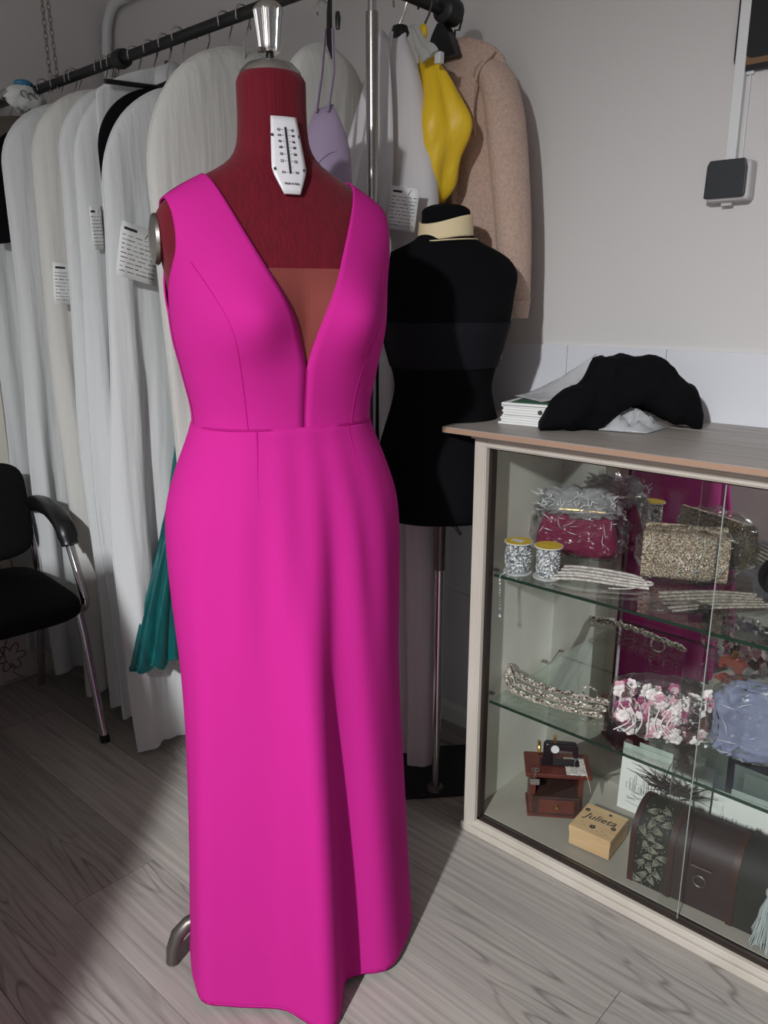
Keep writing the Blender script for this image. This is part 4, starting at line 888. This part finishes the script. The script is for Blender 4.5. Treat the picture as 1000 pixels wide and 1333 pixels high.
MB().tube([(0.075 + 0.018 * cos(a), 0.04, .022 + 0.018 * sin(a)) for a in [2 * pi * k / 24 for k in range(25)]], 0.0022, 6).build('ring', 'beads', hb_)
fp = thing('flower_pack', 'clear pack of pink and white fabric flowers on the middle shelf', 'flower pack', (-0.575, 1.480, MS), rad(23))
R = random.Random(12); fmesh = {}
for k in range(120):
    u, v = R.uniform(-.088, .088), R.uniform(.012, .125); y_ = -0.018 + R.uniform(-.008, .010); mt = R.choice(['flower_white', 'flower_white', 'flower_white', 'flower_pink', 'flower_pink', 'flower_rose', 'flower_dark'])
    if mt not in fmesh:
        m_ = MB()
        for q in range(5):
            a = 2 * pi * q / 5; m_.ball((0.008 * cos(a), 0, 0.008 * sin(a)), 0.0075, 6, (1, .45, 1))
        fo = m_.build('flower', mt, fp); fmesh[mt] = fo.data
    else:
        fo = bpy.data.objects.new('flower', fmesh[mt]); C.objects.link(fo); fo.parent = fp
    fo.location = (u, y_, v); fo.rotation_euler = (R.uniform(-.7, .7), R.uniform(0, 3), R.uniform(-.7, .7)); sc_ = R.uniform(.5, 1.05); fo.scale = (sc_,) * 3
pr = MB()
for k in range(70): pr.ball((R.uniform(-.09, .09), -0.026 + R.uniform(-.005, .004), R.uniform(.01, .13)), R.uniform(.0022, .0042), 5)
pr.build('pearls', 'rhinestone', fp)
for k in range(7): 
    x_ = -.06 + .012 * k; MB().tube(cr_path([(x_ - .01 * (3 - k), -.030, .02), (x_, -.034, .05), (x_ + .008 * (k - 3), -.030, .085)], 8), 0.0013, 5).build('stem', 'flower_white', fp)
film_blob('film', fp, .104, .034, .070, (0, 0, .070), 21.0, .10)
crease_glints(fp, 22, .09, .035, .01, .12, 4, .03)
bl = thing('cloth_pack', 'blue grey cloth folded in a clear bag on the middle shelf', 'cloth pack', (-0.385, 1.535, MS), rad(20))
rows = []
for i in range(25):
    ph = pi * i / 24; r = []
    for j in range(40):
        a = 2 * pi * j / 40; d = Vector((math.copysign(abs(sin(ph) * cos(a)) ** .5, cos(a)), math.copysign(abs(sin(ph) * sin(a)) ** .7, sin(a)), math.copysign(abs(cos(ph)) ** .5, -cos(ph))))
        f = 1 + .22 * nz(d.x * 4, d.y * 4 + 3, d.z * 3); r.append((.10 * d.x * f, .030 * d.y * (1 + 1.1 * nz(d.x * 5, 1, d.z * 5) + .8 * nz(d.x * 13, 4, d.z * 9)), max(.002, .082 + .080 * d.z * f)))
    rows.append(r)
MB().grid(rows, True, True, True).build('cloth', 'blue_cloth', bl, auto=0)
film_blob('film', bl, .112, .042, .090, (0, 0, .088), 31.0, .08)
crease_glints(bl, 16, .09, .042, .02, .15, 5, .04)
tm_ = thing('toy_sewing_machine', 'small pink toy sewing machine behind the packs on the middle shelf', 'toy', (-0.55, 1.565, MS), rad(24))
MB().prism([(-.034, 0.008), (.034, 0.008), (.034, .060), (.020, .066), (-.030, .062), (-.038, .050), (-.036, .030), (-.028, .030), (-.024, .044), (.006, .044), (.012, .030), (.012, .014), (-.034, .014)], -.010, .010).build('body', 'pink_toy', tm_, smooth=False, bevel=.002)
MB().box(-.042, .042, -.016, .016, .0003, .008).build('base', 'pink_toy', tm_, smooth=False, bevel=.002)
MB().lathe([(.012, -.003), (.014, 0), (.012, .003)], 18, o=(.038, 0, .046), axis='X').build('wheel', 'clear_disc', tm_)
MB().lathe([(.004, .064), (.004, .078), (.007, .078), (.007, .082)], 12, o=(.0, 0, 0)).build('thread_spool', 'gold', tm_)
for x_ in (.022, .022): pass
MB().lathe([(.006, -.0112), (.006, -.0098)], 14, o=(.022, 0, .030), axis='Y').build('dial', 'burgundy', tm_)
# ------------------------------------------------------------------ cabinet floor
BZ = 0.0402
sm = thing('sewing_machine_box', 'reddish wooden trinket box with a miniature black sewing machine on top', 'trinket box', (-0.822, 1.508, BZ), rad(36))
sm.scale = (1.05, 1.05, 1.08)
MB().box(-.062, .062, -.040, .040, .0003, .008).build('plinth', 'wood_red', sm, smooth=False, bevel=.0015)
for x_ in (-.058, .046): MB().box(x_, x_ + .012, -.036, .036, .008, .100).build('side', 'wood_red', sm, smooth=False, bevel=.001)
MB().box(-.046, .046, .026, .036, .008, .100).build('back', 'black_plastic', sm, smooth=False)
drw = MB().box(-.052, .052, -.046, .026, .010, .054).build('drawer', 'wood_dark', sm, smooth=False, bevel=.0015)
MB().box(-.040, .040, -.048, -.045, .016, .048).build('drawer_panel', 'wood_red', drw, smooth=False, bevel=.001)
MB().lathe([(.004, -.054), (.005, -.050), (.003, -.046)], 10, o=(0, 0, .033), axis='Y').build('knob', 'gold', drw)
MB().box(-.046, .046, .020, .026, .058, .098).build('dark_panel', 'black_plastic', sm, smooth=False)
MB().tube(cr_path([(-.030, .017, .090), (-.010, .016, .087), (.005, .016, .091), (.026, .017, .089)], 8), .003, 6).build('lace_scrap', 'paper', sm)
MB().box(-.070, .074, -.046, .044, .100, .110).build('table_top', 'wood_red', sm, smooth=False, bevel=.002)
MB().prism([(-.030, .110), (-.030, .156), (-.024, .162), (.040, .160), (.046, .150), (.046, .128), (.036, .128), (.034, .144), (-.004, .146), (-.010, .132), (-.008, .110)], -.010, .010).build('machine_arm', 'black_plastic', sm, smooth=False, bevel=.003)
MB().box(-.036, .050, -.014, .014, .1102, .114).build('machine_bed', 'black_plastic', sm, smooth=False, bevel=.001)
MB().lathe([(.006, -.004), (.016, -.003), (.017, 0), (.016, .003), (.006, .004)], 20, o=(-.040, 0, .146), axis='X').build('hand_wheel', 'gold', sm)
MB().lathe([(.009, -.0125), (.009, -.0100)], 18, o=(-.006, 0, .150), axis='Y').build('medallion', 'plate_white', sm)
MB().tube([(.041, 0, .128), (.041, 0, .114)], .0022, 8).build('needle_bar', 'silver', sm)
MB().lathe([(.006, .160), (.003, .162), (.003, .174), (.006, .176)], 10, o=(-.006, 0, 0)).build('thread_spool', 'gold', sm)
rows = [[(.018 + .055 * i / 10, -.046 + .07 * j / 8 - (.004 if i > 8 else 0), (.1115 if i < 9 else .1115 - .020 * (i - 8)) + .0012 * sin(3 * i + 2 * j)) for j in range(9)] for i in range(11)]
MB().grid(rows).build('lace_cloth', 'lace', sm, solid=.001)
scs = MB().tube([(-.054 + .004 * cos(a), -.047, .120 + .004 * sin(a)) for a in [2 * pi * k / 10 for k in range(11)]], .001, 5); scs.tube([(-.046 + .004 * cos(a), -.047, .120 + .004 * sin(a)) for a in [2 * pi * k / 10 for k in range(11)]], .001, 5); scs.tube([(-.052, -.047, .116), (-.047, -.047, .100)], .001, 5); scs.tube([(-.048, -.047, .116), (-.053, -.047, .100)], .001, 5)
scs.build('scissors', 'silver', sm)
MB().box(-.060, -.040, -.0485, -.0465, .084, .098).build('charm', 'silver', sm, smooth=False)
jb = thing('wooden_box', 'small pale wooden box with the name Julieta painted on the lid', 'box', (-0.683, 1.463, BZ), rad(4))
MB().box(-.047, .047, -.050, .050, .005, .036).build('body', 'wood_pale', jb, smooth=False, bevel=.001)
jl = MB().box(-.0485, .0485, -.0515, .0515, .0366, .052).build('lid', 'wood_pale', jb, smooth=False, bevel=.0015)
for (x_, y_) in ((-.040, -.043), (.030, -.043), (-.040, .033), (.030, .033)): MB().box(x_, x_ + .010, y_, y_ + .010, .0003, .005).build('foot', 'wood_pale', jb, smooth=False)
text('name', 'Julieta', .029, 'ink', jl, Matrix.Translation((0.0, 0.008, .0524)) @ Matrix.Rotation(rad(4), 4, 'Z'), shear=.35)
fl_ = MB()
for (x_, y_, r_) in ((-.038, .026, .006), (.036, -.006, .006), (-.004, -.026, .007), (.012, .036, .004)):
    for q in range(5):
        a = 2 * pi * q / 5; fl_.lathe([(r_ * .42, .0521), (r_ * .42, .0526)], 8, o=(x_ + r_ * .62 * cos(a), y_ + r_ * .62 * sin(a), 0))
for (x_, y_) in ((-.022, -.030), (-.030, -.022), (.010, -.036), (.020, -.030), (.030, -.034)): fl_.lathe([(.0012, .0521), (.0012, .0526)], 6, o=(x_, y_, 0))
fl_.build('painted_flowers', 'ink', jl)
# domed trunk
tr = thing('trunk', 'dark domed trunk with paisley ends, wooden straps and ring latch', 'trunk', (-0.440, 1.470, BZ), rad(3))
TW, TD = 0.145, 0.062
def dome(x0, x1, o_, zc=.105):
    prof = [(-TD - o_, .0005), (-TD - o_, zc)] + [(-(TD + o_) * cos(a), zc + (.058 + o_) * sin(a)) for a in [pi * k / 14 for k in range(1, 14)]] + [(TD + o_, zc), (TD + o_, .0005)]
    return MB().prism(prof, x0, x1, 'yz')
dome(-TW, TW, 0).build('body', 'trunk_brown', tr)
lo_ = [(-TW, -TW + .012), (-TW + .078, -TW + .090), (TW - .090, TW - .078), (TW - .012, TW)]
for (x0, x1) in lo_: dome(x0, x1, .004).build('strap', 'wood_dark', tr)
pz = dome(-TW + .012, -TW + .078, .0015).build('paisley_panel', 'paisley_ground', tr)
R = random.Random(4); pm = MB()
def on_dome(u, v):                    # u along the trunk, v along the front and up over the lid
    if v < .105: return Vector((u, -TD - .0022, v))
    a = (v - .105) / .06; return Vector((u, -(TD + .0024) * cos(a), .105 + .0604 * sin(a)))
for k in range(20):
    u0, v0 = -TW + .022 + .046 * ((k * .62) % 1), .010 + .0088 * k; al = R.uniform(0, 6.28)
    for sc_ in (1.0, .62, .3):
        pts = []
        for q in range(25):
            a = 2 * pi * q / 24; rr = .0092 * sc_ * (1 + .0 * a); tx, ty = rr * cos(a) * (.62 + .2 * sin(a)), rr * sin(a) + .004 * sc_ * cos(a) ** 2
            pts.append(on_dome(min(-TW + .077, max(-TW + .013, u0 + tx * cos(al) - ty * sin(al))), max(.003, v0 + tx * sin(al) + ty * cos(al))))
        pm.tube(pts, .0007, 4)
    for q in range(5):
        a = al + q; pm.ball(on_dome(min(-TW + .077, max(-TW + .013, u0 + .014 * cos(a))), max(.004, v0 + .014 * sin(a))), .0014, 4)
pm.build('paisley_print', 'paisley_line', pz)
dome(TW - .078, TW - .012, .0015).build('paisley_panel', 'paisley_ground', tr)
MB().tube([(-.02, -TD - .003, .098), (.02, -TD - .003, .098)], .003, 6).build('lid_lip', 'wood_dark', tr)
MB().tube([(.012 * cos(a), -TD - .006, .070 + .012 * sin(a)) for a in [2 * pi * k / 20 for k in range(21)]], .0018, 6).build('ring_latch', 'dark_steel', tr)
ft = thing('feather_spray', 'dark feathery spray lying on the trunk lid', 'spray', (-0.555, 1.500, BZ + .166)); R = random.Random(8); fm = MB()
for k in range(70):
    a = R.uniform(2.2, 4.4) if k % 2 else R.uniform(-.6, 1.6); L_ = R.uniform(.03, .075); d = Vector((cos(a) * .9, R.uniform(-.45, .35), R.uniform(.05, .8))).normalized(); st = Vector((R.uniform(-.03, .05), R.uniform(-.015, .02), R.uniform(.002, .010)))
    fm.tube([st, st + d * L_ * .6, st + d * L_ + Vector((0, 0, -.008))], [.0016, .0012, .0004], 4)
fm.build('barbs', 'feather', ft)
MB().tube([(-.04, 0, .004), (.0, .0, .008), (.05, .005, .006)], .003, 6).build('stalk', 'feather', ft)
# cards at the back
def card(name, label, x0, x1, y_, h, lean, seed, draw=True):
    t = thing(name, label, 'card', ((x0 + x1) / 2, y_, BZ), rad(2), 'white cards standing at the back of the cabinet floor'); w = (x1 - x0) / 2
    mtx = Matrix.Rotation(rad(-lean), 4, 'X')
    f_ = MB().box(-w, w, -.0012, 0, .0003, h, mtx).build('front_leaf', 'card', t, smooth=False)
    MB().box(-w, w, 0, .0012, .0003, h, Matrix.Translation((.03, .028, 0)) @ Matrix.Rotation(rad(-lean * .3), 4, 'X')).build('back_leaf', 'card', t, smooth=False)
    if draw:
        R = random.Random(seed); m_ = MB(); x_ = -w * .8; P = lambda a, b: mtx @ Vector((a, -.0018, b))
        while x_ < w * .8:
            hh = h * R.uniform(.40, .62); bw = R.uniform(.004, .012)
            if R.random() < .3: m_.tube([P(x_, h * .34), P(x_ + bw / 2, hh + h * .16), P(x_ + bw, h * .34)], .0007, 4)
            else: m_.tube([P(x_, h * .34), P(x_, hh), P(x_ + bw, hh), P(x_ + bw, h * .34)], .0006, 4)
            x_ += bw * R.uniform(.6, 1.1)
        for k in range(26):
            a = R.uniform(-w * .8, w * .6); b = h * R.uniform(.14, .36); m_.tube([P(a, b), P(a + R.uniform(.01, .04), b + R.uniform(-.008, .008))], .0006, 4)
        m_.build('cityscape_print', 'pencil', f_)
card('greeting_card', 'white card with a pencil cityscape behind the trunk\'s paisley end', -0.712, -0.540, 1.618, .168, 4, 1)
card('greeting_card', 'white card with a faint drawing at the right behind the trunk', -0.500, -0.330, 1.628, .135, 4, 2)
ts = thing('tassel', 'frayed pale tassel hanging at the right end of the trunk', 'tassel', (-0.303, 1.392, BZ)); R = random.Random(6); m_ = MB()
for k in range(90):
    a = R.uniform(0, 6.28); r0 = R.uniform(.0, .02); r1 = r0 + R.uniform(0, .02)
    m_.tube([(r0 * cos(a) * .3, r0 * sin(a) * .3, .115 + R.uniform(0, .01)), (r0 * cos(a), r0 * sin(a) * .6, .08), (r1 * cos(a), r1 * sin(a) * .6, R.uniform(.002, .03))], .0009, 4)
m_.build('threads', 'fringe_white', ts); MB().ball((0, 0, .125), .012, 10).build('tassel_head', 'fringe_white', ts)
bd_ = thing('bead_cluster', 'small cluster of pink beads at the front right of the cabinet floor', 'beads', (-0.278, 1.385 - .0, BZ)); m_ = MB(); R = random.Random(2)
bd_.location.y = 1.390; bd_.location.x = -0.262
for k in range(40): m_.ball((R.uniform(-.018, .018), R.uniform(-.012, .012), .004 + R.uniform(0, .022)), .0038, 5)
m_.build('beads', 'flower_rose', bd_); MB().tube([(-.018, 0, .004), (0, .008, .004), (.018, 0, .004)], .001, 5).build('thread', 'flower_rose', bd_)
